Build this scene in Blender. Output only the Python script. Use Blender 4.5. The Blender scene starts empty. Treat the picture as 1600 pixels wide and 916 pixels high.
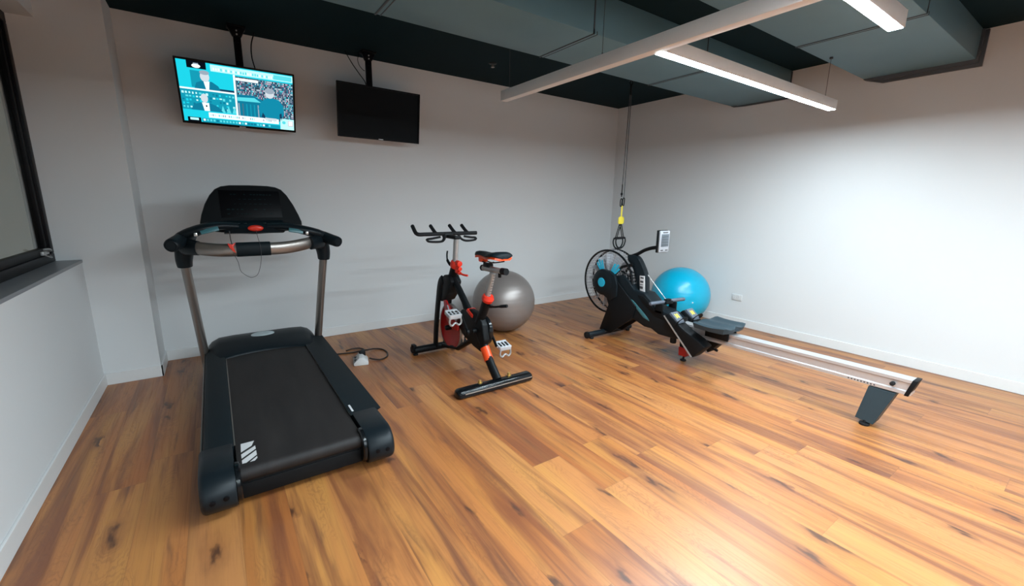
import bpy, bmesh, math, random
from mathutils import Vector, Matrix, Quaternion
D = bpy.data
SC = bpy.context.scene
COL = SC.collection

# ------------------------------------------------------------------ camera
cam_d = D.cameras.new('camera'); cam = D.objects.new('camera', cam_d); COL.objects.link(cam)
cam_d.sensor_width = 36.0; cam_d.lens = 665.844 / 1600 * 36.0; cam_d.clip_start = 0.05
r_ = Vector((0.8228102, -0.56809969, 0.01568786)); u_ = Vector((0.1058327, 0.1802878, 0.97790375)); f_ = Vector((0.55837515, 0.8029689, -0.20846616))
M_ = Matrix(((r_.x, u_.x, -f_.x), (r_.y, u_.y, -f_.y), (r_.z, u_.z, -f_.z))).to_4x4()
M_.translation = Vector((-4.95518, -4.52318, 1.38)); cam.matrix_world = M_
SC.camera = cam

# ------------------------------------------------------------------ world, exposure, lamp strength
world = D.worlds.new('world'); SC.world = world; world.use_nodes = True
bg = world.node_tree.nodes['Background']; bg.inputs[0].default_value = (0.80, 0.82, 0.74, 1); bg.inputs[1].default_value = 0.13
SC.view_settings.view_transform = 'Standard'; SC.view_settings.look = 'None'
SC.view_settings.exposure = 0.0; SC.view_settings.gamma = 1.0; SC.view_settings.use_curve_mapping = False
LED_STRENGTH = 225.0
LED_COLOR = (0.77, 0.92, 1.0, 1)

# ------------------------------------------------------------------ room numbers
H = 2.7168; W = 5.743; CD = 0.383; CW = 0.329; YB = -9.0
TH = 0.15

# ------------------------------------------------------------------ materials
def nodes(name):
    m = D.materials.new(name); m.use_nodes = True
    nt = m.node_tree; b = nt.nodes['Principled BSDF']
    return m, nt, b
def N(nt, t, **k):
    n = nt.nodes.new(t)
    for a, v in k.items(): setattr(n, a, v)
    return n
def mat(name, col, rough=0.5, metal=0.0, var=0.06, scale=30.0, bump=0.0, coat=0.0, spec=0.5):
    """painted / plastic / metal surface with a little procedural mottling and grain"""
    m, nt, b = nodes(name)
    tc = N(nt, 'ShaderNodeTexCoord'); nz = N(nt, 'ShaderNodeTexNoise'); nz.inputs['Scale'].default_value = scale; nz.inputs['Detail'].default_value = 4
    nt.links.new(tc.outputs['Object'], nz.inputs['Vector'])
    mx = N(nt, 'ShaderNodeMix', data_type='RGBA')
    mx.inputs[6].default_value = tuple(c * (1 - var) for c in col) + (1,)
    mx.inputs[7].default_value = tuple(min(1, c * (1 + var)) for c in col) + (1,)
    nt.links.new(nz.outputs['Fac'], mx.inputs[0]); nt.links.new(mx.outputs[2], b.inputs['Base Color'])
    b.inputs['Roughness'].default_value = rough; b.inputs['Metallic'].default_value = metal
    b.inputs['Specular IOR Level'].default_value = spec
    if coat: b.inputs['Coat Weight'].default_value = coat; b.inputs['Coat Roughness'].default_value = 0.15
    if bump:
        bp = N(nt, 'ShaderNodeBump'); bp.inputs['Strength'].default_value = bump; bp.inputs['Distance'].default_value = 0.002
        nt.links.new(nz.outputs['Fac'], bp.inputs['Height']); nt.links.new(bp.outputs[0], b.inputs['Normal'])
    return m
def emit(name, col, s=1.0):
    m = D.materials.new(name); m.use_nodes = True; nt = m.node_tree; nt.nodes.clear()
    e = N(nt, 'ShaderNodeEmission'); o = N(nt, 'ShaderNodeOutputMaterial')
    e.inputs[0].default_value = tuple(col[:3]) + (1,); e.inputs[1].default_value = s
    nt.links.new(e.outputs[0], o.inputs[0]); return m
def srgb(r, g, b):
    f = lambda c: (c / 255 / 12.92) if c / 255 <= 0.04045 else ((c / 255 + 0.055) / 1.055) ** 2.4
    return (f(r), f(g), f(b))

M = {}
M['wall'] = mat('white wall paint', (0.66, 0.66, 0.66), 0.75, var=0.012, scale=3, bump=0.0)
M['far_wall'] = mat('mid grey wall paint', (0.10, 0.10, 0.11), 0.7, var=0.03, scale=3)
M['trim'] = mat('white gloss trim', (0.68, 0.67, 0.66), 0.45, var=0.02)
M['sill'] = mat('grey stone sill', (0.20, 0.205, 0.22), 0.35, var=0.10, scale=20)
M['ceiling'] = mat('dark teal ceiling paint', (0.0025, 0.014, 0.019), 0.8, var=0.10, scale=5, spec=0.12)
M['duct'] = mat('painted duct steel', (0.105, 0.205, 0.250), 0.5, metal=0.0, var=0.10, scale=3)
M['collar'] = mat('dark duct collar', (0.05, 0.058, 0.068), 0.5)
M['profile'] = mat('white lamp profile', (0.78, 0.76, 0.75), 0.45, var=0.02)
M['led'] = emit('led diffuser', LED_COLOR, LED_STRENGTH)
M['frame_black'] = mat('black window aluminium', (0.004, 0.004, 0.005), 0.45, spec=0.15)
M['black'] = mat('black plastic', (0.004, 0.005, 0.006), 0.5, spec=0.2, bump=0.15, scale=300)
M['black_gloss'] = mat('glossy black plastic', (0.004, 0.005, 0.006), 0.2, spec=0.35)
M['rail_black'] = mat('textured teal black rail', (0.004, 0.009, 0.012), 0.52, bump=0.35, scale=500, spec=0.2)
M['grey_black'] = mat('charcoal painted steel', (0.006, 0.010, 0.013), 0.42, var=0.1, spec=0.24)
M['rubber'] = mat('black rubber', (0.008, 0.008, 0.009), 0.7, bump=0.3, scale=200, spec=0.3)
M['bronze'] = mat('bronze grey metal', (0.30, 0.265, 0.24), 0.33, metal=0.85, var=0.05)
M['steel'] = mat('silver steel', (0.62, 0.60, 0.58), 0.28, metal=0.9)
M['dull_steel'] = mat('dull alloy', (0.46, 0.45, 0.44), 0.42, metal=0.6)
M['alu'] = mat('brushed aluminium', (0.56, 0.55, 0.56), 0.36, metal=0.6, var=0.05, scale=60)
M['red'] = mat('red plastic', (0.72, 0.030, 0.012), 0.35)
M['orange'] = mat('orange red paint', (0.90, 0.075, 0.010), 0.35)
M['dark_red'] = mat('dark red paint', (0.42, 0.012, 0.012), 0.35)
M['teal'] = mat('muted teal plastic', (0.045, 0.15, 0.17), 0.35)
M['cyan'] = mat('cyan plastic', (0.02, 0.46, 0.68), 0.4)
M['gold'] = mat('brass bolt', (0.75, 0.52, 0.18), 0.3, metal=0.9)
M['yellow'] = mat('yellow webbing', (0.85, 0.68, 0.05), 0.7)
M['white_plastic'] = mat('white plastic', (0.62, 0.61, 0.60), 0.4)
M['cord'] = mat('grey cord', (0.05, 0.05, 0.055), 0.7)
M['cable'] = mat('dark brown cable', (0.022, 0.013, 0.010), 0.5)
M['ball_grey'] = mat('pewter vinyl', (0.245, 0.21, 0.195), 0.36, var=0.03, metal=0.35)
M['ball_blue'] = mat('blue vinyl', (0.002, 0.37, 0.56), 0.30, var=0.03)
M['tv_black'] = mat('black bezel', (0.002, 0.002, 0.003), 0.45, spec=0.15)
M['tv_off'] = mat('switched off panel', (0.005, 0.007, 0.009), 0.55, var=0.1, spec=0.10)
M['lcd'] = mat('grey display panel', (0.09, 0.105, 0.12), 0.3)
M['silver_plastic'] = mat('silver plastic', (0.42, 0.43, 0.46), 0.4, metal=0.3)
M['seat_grey'] = mat('slate seat vinyl', (0.022, 0.038, 0.048), 0.5, var=0.08, spec=0.35)
M['foot_grey'] = mat('grey foot plate', (0.10, 0.115, 0.145), 0.5)
M['slate'] = mat('slate painted steel', (0.026, 0.044, 0.054), 0.45, spec=0.3)
M['pedal'] = mat('pale cast alloy', (0.60, 0.61, 0.63), 0.35, metal=0.25)
M['badge'] = mat('pale grey badge', (0.38, 0.43, 0.44), 0.4)
M['marking'] = mat('white marking', (0.62, 0.60, 0.60), 0.5)
M['tick_teal'] = mat('dim teal print', (0.004, 0.018, 0.020), 0.4, spec=0.2)

# treadmill belt: fine grain with a worn paler streak pattern
m, nt, b = nodes('treadmill belt rubber'); M['belt'] = m
tc = N(nt, 'ShaderNodeTexCoord'); mp = N(nt, 'ShaderNodeMapping'); mp.inputs['Scale'].default_value = (9, 1.6, 4)
nz = N(nt, 'ShaderNodeTexNoise'); nz.inputs['Scale'].default_value = 1.3; nz.inputs['Detail'].default_value = 6
rp = N(nt, 'ShaderNodeValToRGB'); rp.color_ramp.elements[0].position = 0.3; rp.color_ramp.elements[1].position = 0.75
rp.color_ramp.elements[0].color = (0.010, 0.008, 0.008, 1); rp.color_ramp.elements[1].color = (0.022, 0.018, 0.017, 1)
nt.links.new(tc.outputs['Object'], mp.inputs[0]); nt.links.new(mp.outputs[0], nz.inputs['Vector']); nt.links.new(nz.outputs['Fac'], rp.inputs[0]); nt.links.new(rp.outputs[0], b.inputs['Base Color'])
b.inputs['Roughness'].default_value = 0.6; b.inputs['Specular IOR Level'].default_value = 0.35
nf = N(nt, 'ShaderNodeTexNoise'); nf.inputs['Scale'].default_value = 600; bp = N(nt, 'ShaderNodeBump'); bp.inputs['Strength'].default_value = 0.4; bp.inputs['Distance'].default_value = 0.001
nt.links.new(tc.outputs['Object'], nf.inputs['Vector']); nt.links.new(nf.outputs['Fac'], bp.inputs['Height']); nt.links.new(bp.outputs[0], b.inputs['Normal'])

# perforated grille of the fan cage: fine rings, see-through between
m, nt, b = nodes('fan grille wire'); M['grille'] = m
b.inputs['Base Color'].default_value = (0.30, 0.28, 0.29, 1); b.inputs['Roughness'].default_value = 0.4
# glass
m, nt, b = nodes('window glass'); M['glass'] = m
b.inputs['Base Color'].default_value = (0.9, 0.93, 0.88, 1); b.inputs['Roughness'].default_value = 0.02; b.inputs['Transmission Weight'].default_value = 1.0; b.inputs['IOR'].default_value = 1.3
M['clear'] = M['glass']

# floor: laminate planks running away from the window wall's end
def floor_mat():
    m, nt, b = nodes('oak laminate planks'); L = nt.links.new
    tc = N(nt, 'ShaderNodeTexCoord'); sp = N(nt, 'ShaderNodeSeparateXYZ'); L(tc.outputs['Object'], sp.inputs[0])
    def ma(op, a, c=None, d=None):
        n = N(nt, 'ShaderNodeMath', operation=op)
        for i, v in enumerate((a, c, d)):
            if v is None: continue
            if isinstance(v, (int, float)): n.inputs[i].default_value = v
            else: L(v, n.inputs[i])
        return n.outputs[0]
    PW, PL = 0.186, 1.75
    xs = ma('DIVIDE', ma('ADD', sp.outputs[0], 5.367), PW)
    row = ma('FLOOR', xs); fx = ma('FRACT', xs)
    w1 = N(nt, 'ShaderNodeTexWhiteNoise', noise_dimensions='1D'); L(ma('ADD', row, 31.7), w1.inputs['W'])
    ys = ma('ADD', ma('DIVIDE', sp.outputs[1], PL), ma('MULTIPLY', w1.outputs['Value'], 7.0))
    col = ma('FLOOR', ys); fy = ma('FRACT', ys)
    cmb = N(nt, 'ShaderNodeCombineXYZ'); L(row, cmb.inputs[0]); L(col, cmb.inputs[1])
    w2 = N(nt, 'ShaderNodeTexWhiteNoise', noise_dimensions='2D'); L(cmb.outputs[0], w2.inputs['Vector'])
    rp = N(nt, 'ShaderNodeValToRGB'); e = rp.color_ramp.elements
    stops = [(0.0, (0.255, 0.075, 0.022)), (0.22, (0.318, 0.100, 0.028)), (0.45, (0.376, 0.130, 0.034)), (0.70, (0.420, 0.156, 0.045)), (1.0, (0.446, 0.186, 0.062))]
    e[0].position = 0; e[0].color = stops[0][1] + (1,); e[1].position = 1; e[1].color = stops[-1][1] + (1,)
    for p, c in stops[1:-1]: x = e.new(p); x.color = c + (1,)
    L(ma('MULTIPLY_ADD', w2.outputs['Value'], 0.72, 0.24), rp.inputs[0])
    # per-plank shifted coordinates so that grain breaks at every joint
    sh = N(nt, 'ShaderNodeVectorMath', operation='MULTIPLY_ADD'); L(w2.outputs['Color'], sh.inputs[0]); sh.inputs[1].default_value = (17, 23, 9); L(tc.outputs['Object'], sh.inputs[2])
    def noise(scale, sc, detail=5, dist=0.0, rough=0.55):
        mp = N(nt, 'ShaderNodeMapping'); mp.inputs['Scale'].default_value = scale; L(sh.outputs[0], mp.inputs[0])
        n = N(nt, 'ShaderNodeTexNoise'); n.inputs['Scale'].default_value = sc; n.inputs['Detail'].default_value = detail; n.inputs['Distortion'].default_value = dist; n.inputs['Roughness'].default_value = rough
        L(mp.outputs[0], n.inputs['Vector']); return n.outputs['Fac']
    def ramp(v, a, c):
        n = N(nt, 'ShaderNodeMapRange', clamp=True, interpolation_type='SMOOTHSTEP'); L(v, n.inputs[0]); n.inputs[1].default_value = a; n.inputs[2].default_value = c; return n.outputs[0]
    def mix(f, a, colr, mode='MIX'):
        n = N(nt, 'ShaderNodeMix', data_type='RGBA', blend_type=mode); L(f, n.inputs[0]) if not isinstance(f, float) else setattr(n.inputs[0], 'default_value', f)
        L(a, n.inputs[6]); n.inputs[7].default_value = colr + (1,); return n.outputs[2]
    c = rp.outputs[0]
    # broad pale and golden bands along the plank
    hl = ramp(noise((7.0, 0.55, 1), 1.0, 3, 0.4), 0.42, 0.72)
    c = mix(ma('MULTIPLY', hl, 0.62), c, (0.497, 0.231, 0.057))
    # heartwood: long reddish brown streaks
    st = ramp(noise((8.5, 0.62, 1), 1.15, 4, 0.7), 0.45, 0.66)
    c = mix(ma('MULTIPLY', st, 0.78), c, (0.167, 0.051, 0.023))
    # smoky cores inside the streaks
    sm = ramp(noise((15, 1.1, 1), 1.0, 5, 1.0), 0.56, 0.74)
    c = mix(ma('MULTIPLY', sm, 0.62), c, (0.081, 0.033, 0.024))
    # fine fibre grain
    gr = ramp(noise((85, 2.4, 1), 1.0, 6, 0.6, 0.65), 0.44, 0.74)
    c = mix(ma('MULTIPLY', gr, 0.26), c, (0.124, 0.040, 0.021))
    # knots
    mp = N(nt, 'ShaderNodeMapping'); mp.inputs['Scale'].default_value = (5.5, 2.0, 1); L(sh.outputs[0], mp.inputs[0])
    nd = N(nt, 'ShaderNodeTexNoise'); nd.inputs['Scale'].default_value = 4; nd.inputs['Detail'].default_value = 4; L(mp.outputs[0], nd.inputs['Vector'])
    va = N(nt, 'ShaderNodeVectorMath', operation='MULTIPLY_ADD'); L(nd.outputs['Color'], va.inputs[0]); va.inputs[1].default_value = (0.55, 0.55, 0); L(mp.outputs[0], va.inputs[2])
    vo = N(nt, 'ShaderNodeTexVoronoi', voronoi_dimensions='2D'); vo.inputs['Scale'].default_value = 1.0; L(va.outputs[0], vo.inputs['Vector'])
    kn = N(nt, 'ShaderNodeMapRange', clamp=True, interpolation_type='SMOOTHSTEP'); L(vo.outputs['Distance'], kn.inputs[0]); kn.inputs[1].default_value = 0.15; kn.inputs[2].default_value = 0.02; kn.inputs[3].default_value = 0; kn.inputs[4].default_value = 1
    vc = N(nt, 'ShaderNodeSeparateColor'); L(vo.outputs['Color'], vc.inputs[0])
    sel = ma('GREATER_THAN', vc.outputs[0], 0.58)
    halo = ma('MULTIPLY', ramp(ma('SUBTRACT', 0.42, vo.outputs['Distance']), 0.0, 0.40), sel)
    c = mix(ma('MULTIPLY', halo, 0.42), c, (0.155, 0.046, 0.022))
    c = mix(ma('MULTIPLY', ma('MULTIPLY', kn.outputs[0], sel), 0.80), c, (0.039, 0.016, 0.012))
    # cathedral growth rings round the knots
    rg = ma('SINE', ma('MULTIPLY', vo.outputs['Distance'], 75.0))
    c = mix(ma('MULTIPLY', ramp(rg, 0.1, 1.0), ma('MULTIPLY', ramp(noise((7, 1.0, 1), 1.3, 2), 0.48, 0.66), 0.26)), c, (0.140, 0.042, 0.021))
    # joints
    ex = ma('GREATER_THAN', ma('ABSOLUTE', ma('SUBTRACT', fx, 0.5)), 0.4945)
    ey = ma('GREATER_THAN', ma('ABSOLUTE', ma('SUBTRACT', fy, 0.5)), 0.4992)
    ed = ma('MAXIMUM', ex, ey)
    c = mix(ma('MULTIPLY', ed, 0.28), c, (0.085, 0.031, 0.013))
    L(c, b.inputs['Base Color'])
    rr = N(nt, 'ShaderNodeMapRange'); L(gr, rr.inputs[0]); rr.inputs[3].default_value = 0.36; rr.inputs[4].default_value = 0.50; L(rr.outputs[0], b.inputs['Roughness'])
    bp = N(nt, 'ShaderNodeBump'); bp.inputs['Strength'].default_value = 0.12; bp.inputs['Distance'].default_value = 0.002
    L(ma('SUBTRACT', ma('MULTIPLY', gr, -0.4), ed), bp.inputs['Height']); L(bp.outputs[0], b.inputs['Normal'])
    b.inputs['Specular IOR Level'].default_value = 0.65
    return m
M['floor'] = floor_mat()

# ------------------------------------------------------------------ mesh helpers (world coordinates)
class MB:
    def __init__(s): s.bm = bmesh.new(); s.mi = 0
    def _tag(s, before):
        for f in s.bm.faces:
            if f.index == -1 or f not in before: pass
    def add(s, verts, faces):
        vs = [s.bm.verts.new(v) for v in verts]; out = []
        for f in faces:
            try: fc = s.bm.faces.new([vs[i] for i in f]); fc.material_index = s.mi; out.append(fc)
            except ValueError: pass
        return vs, out
    def box(s, lo, hi, bev=0.0, rot=None, seg=2, about=None):
        lo = Vector(lo); hi = Vector(hi)
        vs = [(x, y, z) for x in (lo.x, hi.x) for y in (lo.y, hi.y) for z in (lo.z, hi.z)]
        fs = [(0, 1, 3, 2), (4, 6, 7, 5), (0, 4, 5, 1), (2, 3, 7, 6), (0, 2, 6, 4), (1, 5, 7, 3)]
        return s._fin(vs, fs, bev, rot, seg, about if about is not None else (lo + hi) / 2)
    def _fin(s, vs, fs, bev, rot, seg, about):
        t = bmesh.new(); tv = [t.verts.new(v) for v in vs]
        for f in fs: t.faces.new([tv[i] for i in f])
        bmesh.ops.recalc_face_normals(t, faces=t.faces)
        if bev: bmesh.ops.bevel(t, geom=list(t.edges), offset=bev, segments=seg, affect='EDGES', profile=0.5, clamp_overlap=True)
        if rot is not None:
            R = rot if isinstance(rot, Matrix) else rot.to_matrix()
            R = R.to_3x3(); a = Vector(about)
            for v in t.verts: v.co = a + R @ (v.co - a)
        s._merge(t); return s
    def _merge(s, t):
        mp = {}
        for v in t.verts: mp[v] = s.bm.verts.new(v.co)
        for f in t.faces:
            try: n = s.bm.faces.new([mp[v] for v in f.verts]); n.material_index = s.mi
            except ValueError: pass
        t.free()
    def prism(s, pts, vec, bev=0.0, seg=2):
        """closed polygon (3-D points) swept along vec"""
        n = len(pts); vec = Vector(vec); a = [Vector(p) for p in pts]; vs = a + [p + vec for p in a]
        fs = [tuple(range(n))[::-1], tuple(range(n, 2 * n))] + [(i, (i + 1) % n, (i + 1) % n + n, i + n) for i in range(n)]
        return s._fin(vs, fs, bev, None, seg, (0, 0, 0))
    def tube(s, path, r, seg=12, caps=True, closed=False, flat=None, up=None):
        """round (or flattened: flat=(a,b)) tube along a path; r a number or list"""
        P = [Vector(p) for p in path]; n = len(P); rs = r if isinstance(r, (list, tuple)) else [r] * n
        T = []
        for i in range(n):
            if closed: t = P[(i + 1) % n] - P[i - 1]
            else: t = P[min(i + 1, n - 1)] - P[max(i - 1, 0)]
            T.append(t.normalized())
        nrm = Vector(up) if up else (Vector((0, 0, 1)) if abs(T[0].z) < 0.9 else Vector((1, 0, 0)))
        nrm = (nrm - T[0] * nrm.dot(T[0])).normalized(); rings = []
        for i in range(n):
            if i and not up: nrm = T[i - 1].rotation_difference(T[i]) @ nrm
            elif up: nrm = Vector(up)
            nrm = (nrm - T[i] * nrm.dot(T[i])).normalized(); bn = T[i].cross(nrm)
            a, c = flat if flat else (1, 1)
            rings.append([s.bm.verts.new(P[i] + nrm * math.cos(k * 2 * math.pi / seg) * rs[i] * a + bn * math.sin(k * 2 * math.pi / seg) * rs[i] * c) for k in range(seg)])
        for i in range(n if closed else n - 1):
            A = rings[i]; B = rings[(i + 1) % n]
            for k in range(seg):
                f = s.bm.faces.new([A[k], A[(k + 1) % seg], B[(k + 1) % seg], B[k]]); f.material_index = s.mi
        if caps and not closed:
            for rg in (rings[0][::-1], rings[-1]): f = s.bm.faces.new(rg); f.material_index = s.mi
        return s
    def cyl(s, p0, p1, r0, r1=None, seg=24):
        return s.tube([p0, p1], [r0, r0 if r1 is None else r1], seg)
    def rcyl(s, p0, p1, r, e=0.004, seg=24):
        """cylinder with rounded rims"""
        p0 = Vector(p0); p1 = Vector(p1); d = (p1 - p0).normalized()
        return s.tube([p0, p0 + d * e * .3, p0 + d * e, p1 - d * e, p1 - d * e * .3, p1], [r - e, r - e * .3, r, r, r - e * .3, r - e], seg)
    def lathe(s, c, axis, prof, seg=48):
        """prof: (distance along axis, radius)"""
        c = Vector(c); ax = Vector(axis).normalized(); a = ax.orthogonal().normalized(); b2 = ax.cross(a); rings = []
        for d, r in prof:
            if r < 1e-6: rings.append([s.bm.verts.new(c + ax * d)])
            else: rings.append([s.bm.verts.new(c + ax * d + (a * math.cos(k * 2 * math.pi / seg) + b2 * math.sin(k * 2 * math.pi / seg)) * r) for k in range(seg)])
        for A, B in zip(rings, rings[1:]):
            for k in range(seg):
                q = [A[k % len(A)], A[(k + 1) % len(A)], B[(k + 1) % len(B)], B[k % len(B)]]
                u = []
                for v in q:
                    if v not in u: u.append(v)
                if len(u) > 2: f = s.bm.faces.new(u); f.material_index = s.mi
        return s
    def torus(s, c, axis, R, r, seg=64, rs=10, a0=0, a1=360):
        c = Vector(c); ax = Vector(axis).normalized(); a = ax.orthogonal().normalized(); b2 = ax.cross(a)
        full = (a1 - a0) >= 360; n = seg
        pts = [c + (a * math.cos(math.radians(a0 + (a1 - a0) * k / n)) + b2 * math.sin(math.radians(a0 + (a1 - a0) * k / n))) * R for k in range(n if full else n + 1)]
        return s.tube(pts, r, rs, closed=full)
    def loft(s, rings, cap=True):
        R = [[s.bm.verts.new(p) for p in rg] for rg in rings]; n = len(R[0])
        for A, B in zip(R, R[1:]):
            for k in range(n): f = s.bm.faces.new([A[k], A[(k + 1) % n], B[(k + 1) % n], B[k]]); f.material_index = s.mi
        if cap:
            for rg in (R[0][::-1], R[-1]): f = s.bm.faces.new(rg); f.material_index = s.mi
        return s
    def build(s, name, mt, root=None, parent=None, angle=35, smooth=True):
        """link as one mesh object; root = the thing's Empty whose location is subtracted"""
        bmesh.ops.recalc_face_normals(s.bm, faces=s.bm.faces)
        me = D.meshes.new(name); s.bm.to_mesh(me); s.bm.free()
        if root is not None: me.transform(Matrix.Translation(-Vector(root['origin'])))
        for x in (mt if isinstance(mt, (list, tuple)) else [mt]): me.materials.append(x)
        if smooth:
            me.polygons.foreach_set('use_smooth', [True] * len(me.polygons)); me.set_sharp_from_angle(angle=math.radians(angle))
        o = D.objects.new(name, me); COL.objects.link(o)
        if parent is not None: o.parent = parent
        elif root is not None: o.parent = root
        return o
def smooth(pts, n=6, closed=False):
    P = [Vector(p) for p in pts]; out = []; m = len(P)
    for i in range(m if closed else m - 1):
        g = lambda j: P[j % m] if closed else P[max(0, min(m - 1, j))]
        a, b2, c, d = g(i - 1), g(i), g(i + 1), g(i + 2)
        for k in range(n):
            t = k / n
            out.append(0.5 * ((2 * b2) + (-a + c) * t + (2 * a - 5 * b2 + 4 * c - d) * t * t + (-a + 3 * b2 - 3 * c + d) * t ** 3))
    if not closed: out.append(P[-1])
    return out
def thing(name, label, cat, loc, group=None):
    o = D.objects.new(name, None); COL.objects.link(o); o.location = loc; o['origin'] = list(loc)
    o.empty_display_size = 0.1; o['label'] = label; o['category'] = cat
    if group: o['group'] = group
    return o
def tag(o, label, cat, group=None):
    o['label'] = label; o['category'] = cat
    if group: o['group'] = group
    return o
def struct(name, mb, mt, parent=None, label=None):
    o = mb.build(name, mt, smooth=False)
    if parent is not None: o.parent = parent
    else: o['kind'] = 'structure'
    if label: o['label'] = label
    return o
def lab(o, s): o['label'] = s; return o

# ------------------------------------------------------------------ room shell
struct('floor', MB().box((-W - TH, YB - TH, -0.1), (TH, TH, 0)), M['floor'], label='honey and red brown wood plank floor')
struct('ceiling', MB().box((-W - TH, YB - TH, H), (TH, TH, H + 0.1)), M['ceiling'], label='dark teal painted ceiling')
struct('wall_back', MB().box((-W - TH, 0, 0), (0, TH, H)), M['wall'], label='white wall behind the treadmill')
struct('wall_right', MB().box((0, YB, 0), (TH, TH, H)), M['wall'], label='white wall behind the rowing machine')
struct('wall_front', MB().box((-W - TH, YB - TH, 0), (TH, YB, H)), M['far_wall'], label='grey wall behind the viewer')
WT = 0.22; ZS, ZT = 0.94, 2.46; YW = -4.6          # window opening in the left wall
mb = MB()
mb.box((-W - WT, YB, 0), (-W, 0, ZS - 0.02)); mb.box((-W - WT, YB, ZT), (-W, 0, H))
mb.box((-W - WT, -CD, ZS - 0.02), (-W, 0, ZT)); mb.box((-W - WT, YB, ZS - 0.02), (-W, YW, ZT))
struct('wall_left', mb, M['wall'], label='white wall around the window')
struct('wall_pier', MB().box((-W, -CD, 0), (-W + CW, 0, H)), M['wall'], label='white square pier in the left corner')
struct('trim_1', MB().box((-W - WT, YW, ZS - 0.02), (-W + 0.004, -CD, ZS), 0.001), M['sill'], label='grey window sill')
BH, BT = 0.09, 0.012
def bboard(name, lo, hi): struct(name, MB().box(lo, hi, 0.003), M['trim'])
bboard('baseboard_back', (-W + CW, -BT, 0), (-BT, 0, BH))
bboard('baseboard_right', (-BT, YB, 0), (0, 0, BH))
bboard('baseboard_left', (-W, YB, 0), (-W + BT, -CD - BT, BH))
bboard('baseboard_front', (-W + BT, YB, 0), (-BT, YB + BT, BH))
mb = MB(); mb.box((-W, -CD - BT, 0), (-W + CW + BT, -CD, BH), 0.002); mb.box((-W + CW, -CD - BT, 0), (-W + CW + BT, -BT, BH), 0.002)
struct('baseboard_pier', mb, M['trim'])

# window: heavy black aluminium frame with an opening sash
XF = -W - 0.125                                            # room face of the frame
win = struct('window_1', MB().box((XF - 0.07, YW, ZS), (XF - 0.002, YW + 0.06, ZT)), M['frame_black'], label='black framed window')
mb = MB()
mb.box((XF - 0.07, YW + .06, ZS), (XF, -CD, ZS + 0.055), 0.004); mb.box((XF - 0.07, YW + .06, ZT - 0.06), (XF, -CD, ZT), 0.004)
mb.box((XF - 0.07, -CD - 0.06, ZS + 0.055), (XF, -CD, ZT - 0.06), 0.004)
mb.box((XF - 0.07, -2.6, ZS + 0.055), (XF, -2.54, ZT - 0.06), 0.004)
o = mb.build('window_frame', M['frame_black'], parent=win)
mb = MB()
for y0, y1 in ((-2.54, -CD - 0.06), (YW + 0.06, -2.6)):
    mb.box((XF - 0.05, y0, ZS + 0.055), (XF - 0.012, y1, ZS + 0.10), 0.003); mb.box((XF - 0.05, y0, ZT - 0.10), (XF - 0.012, y1, ZT - 0.06), 0.003)
    mb.box((XF - 0.05, y1 - 0.045, ZS + 0.10), (XF - 0.012, y1, ZT - 0.10), 0.003); mb.box((XF - 0.05, y0, ZS + 0.10), (XF - 0.012, y0 + 0.045, ZT - 0.10), 0.003)
mb.build('window_sash', M['frame_black'], parent=win)
mb = MB(); mb.box((XF - 0.036, -2.495, ZS + 0.10), (XF - 0.030, -CD - 0.105, ZT - 0.10)); mb.box((XF - 0.036, YW + .105, ZS + 0.10), (XF - 0.030, -2.645, ZT - 0.10))
mb.build('window_pane', M['glass'], parent=win)
mb = MB(); mb.box((XF - 0.012, -0.62, ZS + 0.06), (XF + 0.004, -0.50, ZS + 0.085), 0.003)
mb.tube(smooth([(XF, -0.50, ZS + .075), (XF + .02, -.53, ZS + .085), (XF + .022, -.58, ZS + .098), (XF + .012, -.63, ZS + .10)], 4), 0.006, 8)
mb.tube(smooth([(XF, -0.60, ZS + .065), (XF + .018, -.57, ZS + .045), (XF + .018, -.53, ZS + .04), (XF, -.50, ZS + .05)], 4), 0.004, 8)
lab(mb.build('window_latch', M['dull_steel'], parent=win), 'silver window latch')

# wall socket
t = thing('wall_socket', 'small white power socket low on the wall behind the rowing machine', 'socket', (0, -2.02, 0.33))
mb = MB(); mb.box((-0.011, -2.078, 0.296), (0, -1.962, 0.366), 0.004); mb.build('face_plate', M['white_plastic'], t)
for y in (-2.045, -1.995):
    mb = MB(); mb.box((-0.0135, y - .012, 0.322), (-0.011, y - .008, 0.332)); mb.box((-0.0135, y + .008, 0.322), (-0.011, y + .012, 0.332)); mb.box((-0.0135, y - .002, 0.308), (-0.011, y + .002, 0.317)); mb.box((-.0118, y - .016, .304), (-.0105, y + .016, .336)); mb.build('outlet', M['white_plastic'], t)
for y in (-2.052, -2.004): MB().box((-0.015, y, 0.342), (-0.011, y + .016, 0.356), 0.001).build('switch', M['white_plastic'], t)

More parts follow.
